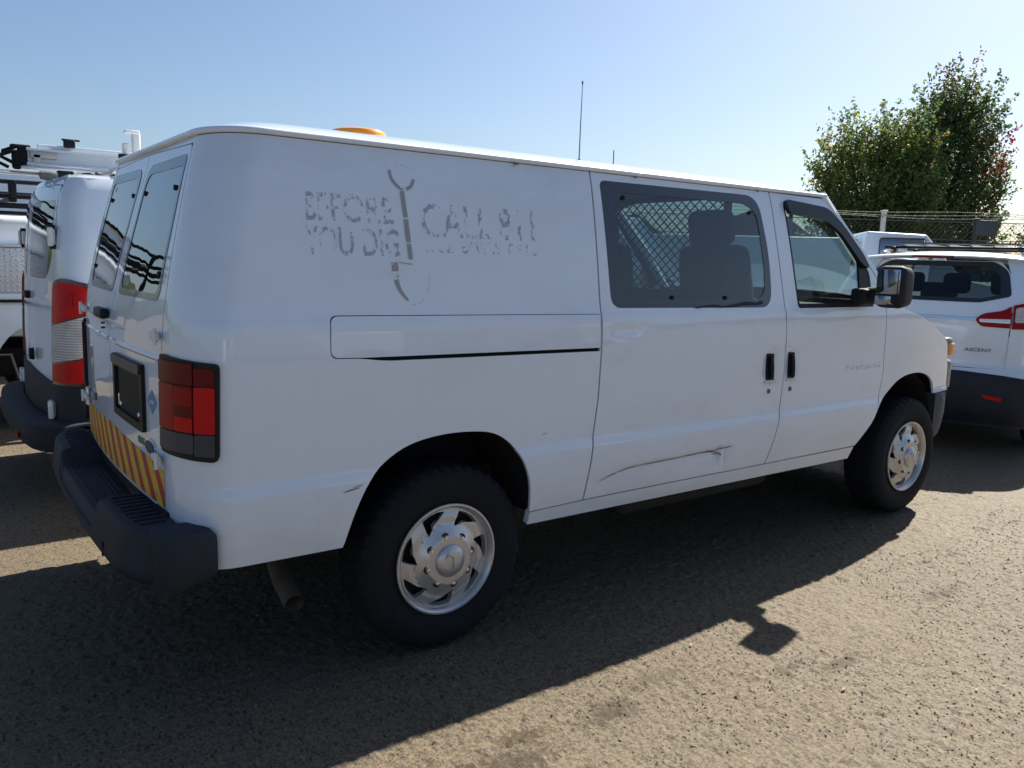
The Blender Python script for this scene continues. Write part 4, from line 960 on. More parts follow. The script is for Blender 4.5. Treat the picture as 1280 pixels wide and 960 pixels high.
for sf in (PS, PL):
    # side with wheel arches and rear corner post
    ar = [(x+c, z) for c in (-1.62,) for x, z in spline([(-.42, .36), (-.40, .55), (-.25, .76), (0, .83), (.25, .76), (.40, .55), (.42, .36)], 3)]
    so_ = [(py0+.003, PTOP), (ps(2.0), PTOP), (ps(2.35), 1.6), (ps(2.7), 1.25), (ps(2.75), .42), (ps(-1.2), .38)]+[(ps(x), z) for x, z in ar[::-1]]+[(ps(-2.05), .42), (py0+.003, .78)]
    panel('side_panel', sf, so_, WHITE2, pv, step=.10)
    do = fillet([(.004, .765), (py0-.003, .775), (py0-.003, 1.94), (.004, 1.95)], [0, .02, .04, 0], 6)
    wh = fillet([(.10, 1.385), (.60, 1.385), (.715, 1.50), (.715, 1.855), (.10, 1.855)], [.05, .06, .07, .02, .04], 5)
    d = panel('rear_door', sf, do, WHITE2, pv, holes=[wh], step=.06)
    g = panel('rear_window', sf, wh, GLASS_R, d, step=.07, thick=.004, off=.002)
    panel('rear_header', sf, [(0, 1.953), (py0+.01, 1.943), (py0+.01, 1.995), (0, 1.995)], WHITE2, pv, step=.08, off=-.001)
    for hz in (1.635, .615):
        c = sf.p(np.array([py0+.02]), np.array([hz]), np.array([.016]))[0]
        b = MB().box((c[0], c[1]-sf.sgn*.03, c[2]), (.028, .10, .095), .01).box((c[0]-.015, c[1]+sf.sgn*.022, c[2]), (.03, .03, .11), .008); b.build('hinge', HINGE, d if hz > 1 else pv)
    c = sf.p(np.array([py0+.022]), np.array([1.635]), np.array([.010]))[0]; MB().box((c[0]-.006, c[1], c[2]), (.035, .022, .14), .006).build('hinge_gasket', TRIMB, d)
    # tail lamp
    s0, s1 = py0+.02, py0+PS.L+.07
    lo = fillet([(s0, .772), (s1, .775), (s1, 1.36), (s0+.10, 1.405), (s0+.01, 1.37)], [.01, .02, .05, .06, .04], 4)
    tl = panel('tail_lamp', sf, lo, mat('dark_lamp_edge', (.06, .008, .01), .2, coat=.6), pv, step=.05, thick=.03, off=.016)
    panel('stop_lens', sf, fillet([(s0+.018, 1.125), (s1, 1.215), (s1, 1.335), (s0+.11, 1.382), (s0+.03, 1.35)], [.02, .01, .04, .05, .03], 3), REDB, tl, step=.05, thick=.01, off=.022)
    panel('clear_lens', sf, [(s0+.012, .90), (s1, .955), (s1, 1.205), (s0+.012, 1.112)], CLEAR, tl, step=.05, thick=.01, off=.021)
    panel('stop_lens', sf, fillet([(s0+.018, .79), (s1, .79), (s1, .945), (s0+.02, .888)], [.02, 0, 0, .02], 3), REDB, tl, step=.05, thick=.01, off=.022)
    # bulb reflectors seen in the lens
    b = MB(); c = sf.p(np.array([s0+.17]), np.array([1.28]), np.array([.024]))[0]; b.lathe([(.035, .003), (.04, 0), (.03, .006)], c, 'x', 20); b.build('lamp_ring', MATS['dark_lamp_edge'], tl)
    # lower black cladding and bumper
    panel('lower_cladding', sf, [(.002, .50), (py0+PS.L, .50), (py0+PS.L, .775), (py0+.0, .770), (.25, .80), (.002, .81)], BUMP, pv, step=.08, thick=.02, off=.012)
    rows = []
    for t in np.linspace(0, 1, 22):
        s_ = (py0+PS.L)*t; row = []
        for z, of in ((.56, .015), (.555, .13), (.54, .155), (.47, .16), (.40, .14), (.385, .09), (.385, .0)):
            k = 1-.75*max(0, (t-.72)/.28)**1.5; row.append(tuple(sf.p(np.array([s_]), np.array([z]), np.array([of*k+.004]))[0]))
        rows.append(row)
    bp_ = MB().grid(rows).build('bumper', BUMP, pv)
    c = sf.p(np.array([.52]), np.array([.45]), np.array([.162]))[0]; MB().box(c, (.012, .12, .035), .004).build('reflector', RED, bp_)
b = MB().box((-2.775, -.02, 1.265), (.035, .17, .05), .015); b.build('door_handle', TRIMB, pv)
b = MB().lathe([(.001, -.02), (.035, -.018), (.04, .01)], (-2.79, -.30, .90), 'x', 16); b.build('lock_cover', TRIMB, pv)
# roof and front
rows = []
def prx(y):
    a = abs(y); return -2.60+(0 if a < .70 else .10*((a-.70)/.16)**2)
for i in np.linspace(0, 1, 26):
    row = []
    for v in np.sin(np.linspace(-1, 1, 17)*math.pi/2):
        y = .858*v; x0 = prx(y); x = x0+(2.0-x0)*i**1.4; g = 1-max(0, 1-i/.07)**2
        row.append((x, y, 1.982+.06*(1-abs(v)**3)*g*(1-.3*max(0, (i-.9)/.1))))
    rows.append(row)
MB().grid(rows).build('roof', WHITE2, pv)
for yy in (-.55, -.28, 0, .28, .55): MB().box((-.2, yy, 2.040), (4.0, .06, .02), .008).build('roof_rib', WHITE2, pv)
rows = [[(2.0+.75*t, v*(.85+.1*t), 1.99-.72*t) for v in np.linspace(-1, 1, 7)] for t in np.linspace(0, 1, 5)]
MB().grid(rows).build('windscreen', GLASS_R, pv)
b = MB().box((2.85, 0, .80), (.55, 1.80, .80), .18); b.build('bonnet', WHITE2, pv)
b = MB().box((.2, 0, .45), (4.9, 1.5, .2)).box((.2, 0, 1.2), (3.6, 1.6, .9)); b.build('chassis', UNDER, pv)
for x in (-1.62, 1.85):
    for sg in (-1, 1): simple_wheel(pv, x, sg*.84, sg)
panel('cab_window', PS, fillet([(ps(1.15), 1.33), (ps(2.2), 1.30), (ps(1.75), 1.80), (ps(1.15), 1.82)], .05, 3), GLASS_R, pv, step=.1, thick=.004, off=.003)
b = MB().box((2.15, -1.08, 1.33), (.12, .16, .26), .04); b.build('door_mirror', BLACKP, pv)
# roof rack: bars, posts, tubes
rk = MB()
for x in (-2.25, -.6, 1.1):
    rk.box((x, 0, 2.082), (.06, 1.62, .022), .006)
    for sg in (-1, 1): rk.box((x, sg*.80, 2.03), (.05, .04, .11), .006)
rack = rk.build('roof_rack', ALU, pv)
MB().box((-2.11, -.25, 2.22), (.05, .05, .25), .010).box((-2.135, -.25, 2.345), (.09, .06, .022), .006).build('rack_stop', HINGE, rack)
MB().box((-2.175, -.25, 2.19), (.04, .05, .16), .010).build('rack_stop', HINGE, rack)
MB().box((-2.20, -.30, 2.18), (.06, .05, .030), .008).build('rack_clamp', TRIMB, rack)
MB().box((-2.50, .05, 2.045), (.10, .10, .075), .01).build('rack_clamp', TRIMB, rack)
MB().tube([(-2.82, .02, 2.055), (-2.56, .02, 2.050)], .006, 8).build('crank_rod', GREYP, rack)
MB().lathe([(.001, -.06), (.028, -.05), (.034, 0), (.028, .05), (.001, .06)], (-2.60, .02, 2.045), 'x', 16).build('rod_knob', GREYP, rack)
b = MB()
for k in range(10):
    x0 = -2.45+.05*k; P = [(x0+.22*t, -.05+.12*math.sin(k*2.1+t*5), 2.05+.022*math.sin(k+t*7)) for t in np.linspace(0, 1, 7)]; b.tube(P, .011, 6)
o = b.build('coiled_strap', mat('strap_dark', (.03, .03, .028), .8), rack); o['kind'] = 'stuff'
# ---- ladder lying across the rack
ld = thing('ladder', 'white extension ladder with black rubber foot lying on the roof rack of the panel van', 'ladder', (-.15, 2.82, 2.085), rad(90))
for dx_ in (0.0, .38):
    b = MB(); y0, y1 = -1.75, .86
    b.box((dx_, (y0+y1)/2, .085), (.032, y1-y0, .085), .004).box((dx_-.012, (y0+y1)/2, .132), (.06, y1-y0, .018), .004).box((dx_-.012, (y0+y1)/2, .040), (.06, y1-y0, .014), .004).box((dx_+.02, (y0+y1)/2-.02, .155), (.05, y1-y0-.1, .035), .008)
    rl = b.build('side_rail', WHITE2, ld)
    b = MB().box((dx_, y1+.02, .085), (.06, .06, .12), .02).box((dx_, y1+.03, .145), (.06, .12, .026), .012); b.tube([(dx_, y1+.06, .14), (dx_, y1+.13, .11), (dx_, y1+.14, .07), (dx_, y1+.07, .035)], .012, 8); b.build('rubber_foot', RUBBER, ld)
    b = MB().box((dx_-.022, y1-.10, .10), (.03, .16, .05), .006).box((dx_-.022, y1-.06, .075), (.03, .05, .06), .006); b.build('latch', mat('galvanised', (.42, .42, .40), .4, metal=.7), ld)
for k in range(8):
    MB().tube([(0, .6-.30*k, .085), (.38, .6-.30*k, .085)], .016, 10).build('rung', ALU, ld)
MB().box((-.01, .60, .19), (.05, .07, .055), .01).box((-.01, .59, .215), (.03, .11, .012), .004).build('tie_block', TRIMB, ld)

# ================================================================== SERVICE TRUCK further left
st = thing('service_truck', 'white work pickup with diamond plate box and black rack, beyond the panel van', 'truck', (-.2, 5.4, 0))
def slab(root, nm, m, c, d, bev=.02): return MB().box(c, d, bev).build(nm, m, root)
# bed side: shell with wheel arch
bs = Plane(lambda u, v: np.stack([u, -.98-.05*np.exp(-((u+.05)/.75)**4)*np.exp(-((v-.72)/.32)**4)+0*u, v], -1), sgn=-1)
arch = spline([(-1.0, .40), (-.98, .60), (-.80, .86), (-.45, .95), (-.10, .86), (.08, .60), (.10, .40)], 4)
panel('bed_side', bs, [(-2.0, 1.10), (1.3, 1.10), (1.3, .42)]+arch[::-1]+[(-2.0, .50)], WHITE2, st, step=.07)
slab(st, 'bed', WHITE2, (-.4, .03, .95), (3.2, 1.86, .30), .03)
slab(st, 'chassis', UNDER, (.6, 0, .55), (5.2, 1.3, .25))
slab(st, 'bed_rail', TRIMB, (-.4, -.985, 1.112), (3.3, .06, .020), .004)
slab(st, 'bed_rail', WHITE2, (-.4, -.98, 1.150), (3.3, .07, .05), .01)
TRD = mat('diamond_plate', (.62, .63, .65), .35, metal=.35, var=.12, vscale=6)
tbx = slab(st, 'side_box', TRD, (-.5, -.86, 1.37), (2.2, .26, .38), .01)
b = MB()
for i in range(52):
    for j in range(9):
        a = rad(45 if (i+j) % 2 else -45); c = (-1.56+.042*i, -.992, 1.20+.042*j); R_ = Matrix.Rotation(a, 3, 'Y'); b.box(c, (.030, .006, .009), 0, R_)
b.build('tread_lug', mat('tread_bright', (.75, .76, .78), .25, metal=.6), tbx, sharp=0)
slab(st, 'box_lid', TRD, (-.5, -.86, 1.572), (2.24, .30, .02), .004)
lt = MB(); lt.tube([(-.93, -.998, 1.46), (-.93, -.998, 1.40), (-.945, -.998, 1.385), (-.965, -.998, 1.39)], .008, 6); lt.build('blue_mark', BLUE, tbx)
# black ladder rack
b = MB()
for z in (2.10, 1.98): b.tube([(-2.3, -.95, z), (2.0, -.95, z)], .018, 8); b.tube([(-2.3, .95, z), (2.0, .95, z)], .018, 8)
for x in (-2.0, -.76, .6, 1.8):
    b.box((x, -.95, 2.04), (.06, .045, .15), .008)
    if x != -.76:
        for sg in (-1, 1): b.box((x, sg*.95, 1.55), (.06, .05, .85), .008)
    b.box((x, 0, 1.96), (.06, 1.9, .05), .008)
b.box((-.2, -.95, 1.905), (4.3, .05, .045), .01); b.box((-.2, -.95, 1.845), (4.3, .05, .030), .008)
b.build('ladder_rack', TRIMB, st)
slab(st, 'camper_top', WHITE2, (-.3, .06, 1.52), (3.0, 1.66, .62), .08)
slab(st, 'cab', WHITE2, (2.25, 0, 1.25), (1.7, 1.86, 1.0), .20); slab(st, 'bonnet', WHITE2, (3.6, 0, .95), (1.4, 1.84, .5), .15)
slab(st, 'tailgate', WHITE2, (-2.02, 0, .85), (.08, 1.75, .6), .02)
simple_wheel(st, -.45, -.84, -1, .37, .12, .21); simple_wheel(st, -.45, .84, 1, .37, .12, .21); simple_wheel(st, 3.3, -.84, -1, .37, .12, .21); simple_wheel(st, 3.3, .84, 1, .37, .12, .21)
b = MB(); b.tube([(-1.20, -.95, .90), (-1.02, -.99, .66), (-.85, -1.0, .66), (-.80, -1.0, .45)], .012, 6); b.build('mudguard_stay', mat('stay_grey', (.16, .16, .16), .5, metal=.4), st)
bx = thing('box_truck', 'white box truck body standing behind the work pickup at the left edge', 'truck', (.4, 9.0, 0))
slab(bx, 'cargo_box', WHITE2, (0, 0, 1.62), (5.6, 2.2, 1.62), .04); slab(bx, 'roof_cap', ALU, (0, 0, 2.44), (5.64, 2.24, .05), .015)
for x in (-2.4, -1.2, 0, 1.2, 2.4): slab(bx, 'panel_joint', HINGE, (x, -1.103, 1.62), (.05, .012, 1.55), .004)
slab(bx, 'chassis', UNDER, (0, 0, .62), (5.4, 1.4, .3)); slab(bx, 'cab', WHITE2, (3.7, 0, 1.3), (1.7, 2.0, 1.7), .2)
for x in (-1.7, 3.5):
    for sg in (-1, 1): simple_wheel(bx, x, sg*.92, sg, .42, .13, .23)

# ================================================================== SUV on the right
suv = thing('sport_utility_car', 'white sport utility car seen from behind with red wraparound lamp and black lower bumper', 'car', (7.987, .717, 0), rad(16))
VWp = pchip([.28, .5, .75, 1.0, 1.15, 1.3, 1.65, 1.72, 1.78], [.90, .955, .965, .965, .955, .925, .78, .72, .62])
VR = pchip([.28, .42, .55, .70, .76, .80, 1.15, 1.24, 1.30, 1.64, 1.70, 1.78], [-2.40, -2.49, -2.51, -2.49, -2.45, -2.435, -2.42, -2.40, -2.38, -2.17, -2.11, -1.9])
# in the local frame the bow is measured from the middle: back plane recedes towards the corner
US = Surf(VWp, VR, .70, pchip([.2, 1.2, 1.66, 1.8], [.637, .637, .51, .44]), lambda z: .07+0*z, .30, .40, -2.37)
UL = US.flip()
usx = US.s; uy = US.yc
# tailgate with glass opening, across the full width
gateo = mir(fillet([(.0, .777), (.60, .765), (.672, .86), (.685, 1.105), (.70, 1.30), (.72, 1.60), (.66, 1.68), (.0, 1.715)], [0, .08, .05, .02, .05, .05, .03, 0], 5)[1:-1])
gh = mir(fillet([(.0, 1.312), (.42, 1.325), (.690, 1.385), (.712, 1.60), (.60, 1.672), (.0, 1.682)], [0, .02, .03, .05, .05, 0], 4)[1:-1])
gt = panel('tailgate', US, gateo, WHITE2, suv, holes=[gh], step=.06, thick=.02)
gw = panel('rear_window', US, gh, GLASS_V, gt, step=.08, thick=.003, off=.004)
fi = mir([(.42, 1.357), (.60, 1.395), (.62, 1.56), (.53, 1.63)])
panel('frit_band', US, gh, FRIT, gw, holes=[fi], step=.08, thick=.002, off=.006)
panel('chrome_strip', US, mir(fillet([(.0, 1.222), (.40, 1.196), (.41, 1.176), (.0, 1.196)][::1], [0, .004, .004, 0], 3)[1:-1]), CHROME, gt, step=.06, thick=.012, off=.018)
panel('bumper', US, mir(fillet([(.0, .22), (uy+.42, .26), (usx(-1.90), .40), (usx(-1.90), .46), (uy+.36, .60), (uy+.22, .685), (uy, .712), (.35, .73), (.0, .737)], [0, .05, .02, .02, .1, .05, .03, .02, 0], 4)[1:-1]), BUMP, suv, step=.07, thick=.03, off=.010)
panel('bumper_skin', US, mir([(.35, .734), (uy, .716), (uy+.22, .69), (uy+.36, .605), (uy+.5, .62), (uy+.5, .71), (uy, .764), (.60, .760)]), WHITE2, suv, step=.06, thick=.02, off=.004)
for sf in (US, UL):
    arw = lambda c: spline([(c-.42, .30), (c-.38, .52), (c-.24, .70), (c, .76), (c+.24, .70), (c+.38, .52), (c+.42, .30)], 3)
    # body side
    winh = fillet([(usx(-1.75), 1.20), (usx(.95), 1.16), (usx(.35), 1.62), (usx(-1.55), 1.60)], [.08, .05, .1, .1], 4)
    side_o = [(uy*.985, .765), (uy*.99, 1.30), (uy+.02, 1.60), (uy+.02, 1.70), (usx(-.5), 1.725), (usx(.35), 1.715), (usx(1.15), 1.20), (usx(2.2), 1.0), (usx(2.35), .75), (usx(2.35), .45)]+[(usx(x), z) for x, z in arw(1.45)[::-1]]+[(usx(x), z) for x, z in arw(-1.44)[::-1]]+[(usx(-2.0), .50), (usx(-2.05), .69), (uy+.3, .70)]
    panel('corner_backing', sf, [(.45, .70), (.80, .70), (.80, 1.05), (.45, 1.05)], WHITE2, suv, step=.08, thick=.004, off=-.012)
    panel('body_side', sf, side_o, WHITE2, suv, holes=[winh], step=.08, thick=.02)
    panel('side_window', sf, winh, GLASS_V, suv, step=.15, thick=.003, off=-.006)
    for px_ in (-.85, .0): panel('window_pillar', sf, [(usx(px_-.06), 1.18), (usx(px_+.06), 1.18), (usx(px_+.05), 1.61), (usx(px_-.05), 1.61)], TRIMB, suv, step=.1, thick=.02, off=-.002)
    # tail lamp in two halves
    lamp = fillet([(.395, 1.180), (.455, 1.232), (.62, 1.262), (.684, 1.300), (.684, 1.118), (.455, 1.124)], [.03, .05, .04, .01, .01, .03], 4)
    la = panel('tail_lamp', sf, lamp, RED, gt, step=.05, thick=.02, off=.015)
    panel('light_bar', sf, fillet([(.43, 1.185), (.682, 1.192), (.682, 1.158), (.44, 1.160)], .008, 2), mat('lamp_chrome', (.75, .70, .62), .2, metal=.6), la, step=.05, thick=.004, off=.019)
    lo2 = fillet([(.700, 1.305), (.80, 1.335), (.98, 1.345), (1.12, 1.28), (1.06, 1.13), (.700, 1.112)], [.01, .04, .05, .05, .04, .01], 4)
    lb = panel('tail_lamp', sf, lo2, RED, suv, step=.05, thick=.02, off=.018)
    panel('clear_lens', sf, fillet([(.715, 1.285), (.80, 1.300), (.92, 1.29), (.90, 1.18), (.715, 1.165)], .015, 2), CLEAR, lb, step=.05, thick=.004, off=.022)
    panel('reflector', sf, fillet([(.53, .548), (.70, .528), (.69, .500), (.56, .516)], .012, 3), REDB, suv, step=.04, thick=.012, off=.020)
    MB().box((-.55, sf.sgn*.60, 1.765), (2.3, .035, .035), .012).build('roof_edge_bar', TRIMB, suv)
    for x in (-1.68, .5): MB().box((x, sf.sgn*.60, 1.742), (.20, .06, .06), .022).build('rail_foot', mat('rail_silver', (.55, .56, .58), .25, metal=.7), suv)
bdg = text_on('badge_script', 'ASCENT', 0, .908, .028, .205, Plane(lambda u, v: np.stack([-2.505+.06*((.33+u)/.70)**2+.02*(v-.9)-.004, -.31-u, v-.09*u*0], -1)), mat('badge_dark', (.12, .12, .125), .25, metal=.8), suv, bold=.012)
# roof, spoiler
rows = []
for i in np.linspace(0, 1, 20):
    row = []
    for v in np.sin(np.linspace(-1, 1, 15)*math.pi/2):
        y = .70*v; x0 = -2.12+.14*v*v; x = x0+(.55-x0)*i
        row.append((x, y, 1.715+.055*(1-abs(v)**2.5)*(1-max(0, 1-i/.15)**2)+.012*math.sin(math.pi*i)))
    rows.append(row)
MB().grid(rows).build('roof', WHITE2, suv)
rows = []
for v in np.linspace(-1, 1, 21):
    y = .69*v; xe = -2.31+.16*v*v; zt_ = 1.725+.010*(1-v*v)-.02*abs(v)**4
    rows.append([(-2.02, y, zt_+.008), (xe+.05, y, zt_+.003), (xe, y, zt_-.008), (xe+.004, y, zt_-.020), (xe+.05, y, zt_-.028), (-2.08, y, zt_-.035)])
sp_ = MB().grid(rows).build('spoiler', WHITE2, suv)
MB().box((-2.305, 0.05, 1.712), (.02, .34, .014), .004).build('brake_light', REDD, sp_)
rows = [[(.55+.75*t, v*(.62+.16*t), 1.70-.52*t+.03*(1-v*v)) for v in np.linspace(-1, 1, 9)] for t in np.linspace(0, 1, 6)]
MB().grid(rows).build('windscreen', GLASS_V, suv)
rows = [[(1.25+1.1*t, v*(.86-.08*t), 1.17-.22*t*t+.05*(1-v*v)) for v in np.linspace(-1, 1, 9)] for t in np.linspace(0, 1, 8)]
MB().grid(rows).build('bonnet', WHITE2, suv)
MB().box((2.33, 0, .68), (.14, 1.6, .55), .05).build('front_fascia', BUMP, suv)
MB().box((.1, 0, .38), (4.2, 1.5, .2)).box((-2.2, 0, .45), (.3, 1.4, .3)).build('chassis', UNDER, suv)
MB().box((-.3, 0, .72), (3.9, 1.72, .06)).box((-2.2, 0, 1.0), (.06, 1.5, .6)).build('cabin_floor', LINER, suv)
for x, ys_ in ((-1.25, (-.42, 0, .42)), (-.15, (-.42, .42)), (.55, (-.40, .40))):
    for y in ys_:
        t = MB().box((x, y, .98), (.14, .46, .56), .05).build('seat_back', SEAT, suv); MB().box((x-.04, y, (1.47 if x < -1 else 1.36)), (.10, .25, .20), .05).build('headrest', SEAT, t)
MB().box((1.1, 0, 1.1), (.35, 1.5, .2), .05).build('dashboard', TRIMB, suv)
for x in (-1.44, 1.45):
    for sg in (-1, 1): simple_wheel(suv, x, sg*.84, sg, .365, .115, .25)
# roof bars and a flat cargo carrier
b = MB()
for x in (-1.35, -.35):
    b.box((x, 0, 1.815), (.07, 1.38, .028), .01)
    for sg in (-1, 1): b.box((x, sg*.60, 1.79), (.10, .05, .06), .012)
cr = b.build('roof_bars', TRIMB, suv)
b = MB()
for y in np.linspace(-.5, .5, 6): b.tube([(-1.5, y, 1.845), (0.2, y, 1.845)], .010, 6)
for z in (1.85,): b.tube([(-1.5, -.52, z), (-1.5, .52, z), (.25, .52, z), (.25, -.52, z), (-1.5, -.52, z)], .011, 6)
b.build('cargo_carrier', mat('dark_steel', (.1, .1, .1), .4, metal=.8), suv)

# ================================================================== white van parked across, beyond the nose of the big van
wv = thing('parked_van', 'plain white van parked crosswise beyond, seen through the front door glass', 'van', (10.25, 7.0, 0), rad(128))
def side_extrude(root, nm, m, prof, hw, inset=0, zi=1.35):
    b = MB(); n = len(prof); V = []
    for sg in (-1, 1): V += [(x, sg*(hw-(inset if z > zi else 0)), z) for x, z in prof]
    F = [(k, (k+1) % n, n+(k+1) % n, n+k) for k in range(n)]+[tuple(range(n)), tuple(n+k for k in range(n))[::-1]]
    bm = bmesh.new(); vs = [bm.verts.new(v) for v in V]
    for f in F: bm.faces.new([vs[i] for i in f])
    bmesh.ops.recalc_face_normals(bm, faces=bm.faces); bmesh.ops.bevel(bm, geom=bm.edges[:], offset=.05, segments=3, affect='EDGES', profile=.5)
    bm.verts.index_update(); b.add([v.co for v in bm.verts], [[v.index for v in f.verts] for f in bm.faces]); bm.free(); return b.build(nm, m, root)
side_extrude(wv, 'body', WHITE2, [(-2.75, .42), (2.75, .42), (2.8, .95), (2.0, 1.2), (1.45, 2.0), (1.2, 2.1), (-2.6, 2.1), (-2.75, 1.9)], .98, .10, 1.3)
for sg in (-1, 1):
    MB().box((1.05, sg*.915, 1.55), (.85, .012, .5), .05, Matrix.Rotation(sg*rad(5), 3, 'X')).build('cab_window', GLASS_R, wv)
    MB().box((-.6, sg*.985, 1.15), (3.9, .012, .05), .005).build('rub_strip', GREYP, wv)
    for x in (-1.6, 1.75): simple_wheel(wv, x, sg*.86, sg)
# ================================================================== far pickup, fence, trees
pk = thing('pickup_truck', 'small far white pickup cab between the van windscreen pillar and the parked car', 'truck', (14.66, 5.53, 0), rad(-48))
pk.scale = (.85, 1.0, 1.15)
side_extrude(pk, 'cab', WHITE2, [(-.9, .5), (1.1, .5), (2.7, .55), (2.7, 1.05), (1.35, 1.25), (.55, 1.98), (-.75, 2.02), (-.95, 1.3)], .95, .14)
side_extrude(pk, 'bed', WHITE2, [(-2.9, .55), (-1.0, .55), (-1.0, 1.22), (-2.9, 1.22)], .95)
for sg in (-1, 1):
    MB().box((.02, sg*.86, 1.66), (1.0, .016, .50), .05, Matrix.Rotation(sg*rad(6), 3, 'X')).build('cab_window', GLASS_R, pk)
MB().box((-.93, 0, 1.66), (.02, 1.3, .46), .008, Matrix.Rotation(rad(8), 3, 'Y')).build('rear_window', GLASS_R, pk)
for x in (-1.9, 1.9):
    for sg in (-1, 1): simple_wheel(pk, x, sg*.85, sg, .38, .12, .22)

fn = thing('wire_fence', 'tall chain link fence with barbed strands in front of the trees', 'fence', (22.5, 7.5, 0), rad(-36))
GALV = mat('fence_wire', (.17, .17, .165), .5, metal=.4)
for k in range(-5, 9):
    m_ = mat('post_white', (.72, .72, .70), .5) if k == -1 else mat('post_dark', (.05, .05, .055), .5)
    pz_ = 3.05 if k != -1 else 3.2
    post = MB().tube([(2.6*k, 0, -.1), (2.6*k, 0, pz_)], .07 if k == -1 else .055, 10).build('post', m_, fn)
    MB().box((2.6*k, 0, pz_), (.16, .16, .03), .01).build('post_cap', m_, post)
for z, y in ((2.95, 0), (2.45, 0), (1.2, 0), (.1, 0)):
    MB().tube([(-13, y, z), (22, y, z)], .013, 6).build('rail', GALV, fn)
for j, (z, y) in enumerate(((3.04, -.06), (3.10, -.16), (3.17, -.26))):
    b = MB(); P = [(x, y, z+.03*math.sin(x*1.1+j)) for x in np.linspace(-13, 22, 70)]; b.tube(P, .006, 4)
    for x in np.arange(-13, 22, .28): b.box((x, y, z+.03*math.sin(x*1.1+j)), (.010, .06, .010), 0, Matrix.Rotation(.8, 3, 'X'))
    b.build('barbed_strand', MATS['stay_grey'], fn)
b = MB(); 
for i in range(-60, 240):
    for sg in (-1, 1):
        x0 = -13+.16*i; x1 = x0+sg*2.9
        if min(x0, x1) < -13 or max(x0, x1) > 22: continue
        b.tube([(x0, .01*sg, .1), (x1, .01*sg, 2.93)], .006, 3, cap=False)
o = b.build('chain_mesh', MATS['mesh_steel'], fn, sharp=0); o['kind'] = 'stuff'
sg_ = thing('fence_sign', 'dark rectangular sign board hung high on the wire fence', 'sign', (22.66, 7.26, 2.80), rad(-36))
MB().box((0, 0, 0), (.62, .02, .42), .008).build('board', mat('sign_dark', (.06, .075, .09), .5), sg_); MB().box((-.2, .02, .1), (.03, .02, .06)).box((.2, .02, .1), (.03, .02, .06)).build('bracket', GALV, sg_)

# ---- trees: many small leaf faces clumped on limbs
BARK = mat('bark', (.075, .06, .048), .9, bump=.8, bscale=14, var=.4, vscale=5)
def leaf_mat():
    m = bpy.data.materials.new('foliage'); m.use_nodes = True; t = m.node_tree; N = t.nodes; L = t.links; N.clear()
    o = N.new('ShaderNodeOutputMaterial'); at = N.new('ShaderNodeAttribute'); at.attribute_name = 'leaf_tint'
    d = N.new('ShaderNodeBsdfPrincipled'); d.inputs['Roughness'].default_value = .55; d.inputs['Specular IOR Level'].default_value = .3
    tr = N.new('ShaderNodeBsdfTranslucent'); mx = N.new('ShaderNodeMixShader'); mx.inputs[0].default_value = .42
    L.new(at.outputs['Color'], d.inputs['Base Color']); L.new(at.outputs['Color'], tr.inputs[0])
    L.new(d.outputs[0], mx.inputs[1]); L.new(tr.outputs[0], mx.inputs[2]); L.new(mx.outputs[0], o.inputs[0]); return m
FOL = leaf_mat()
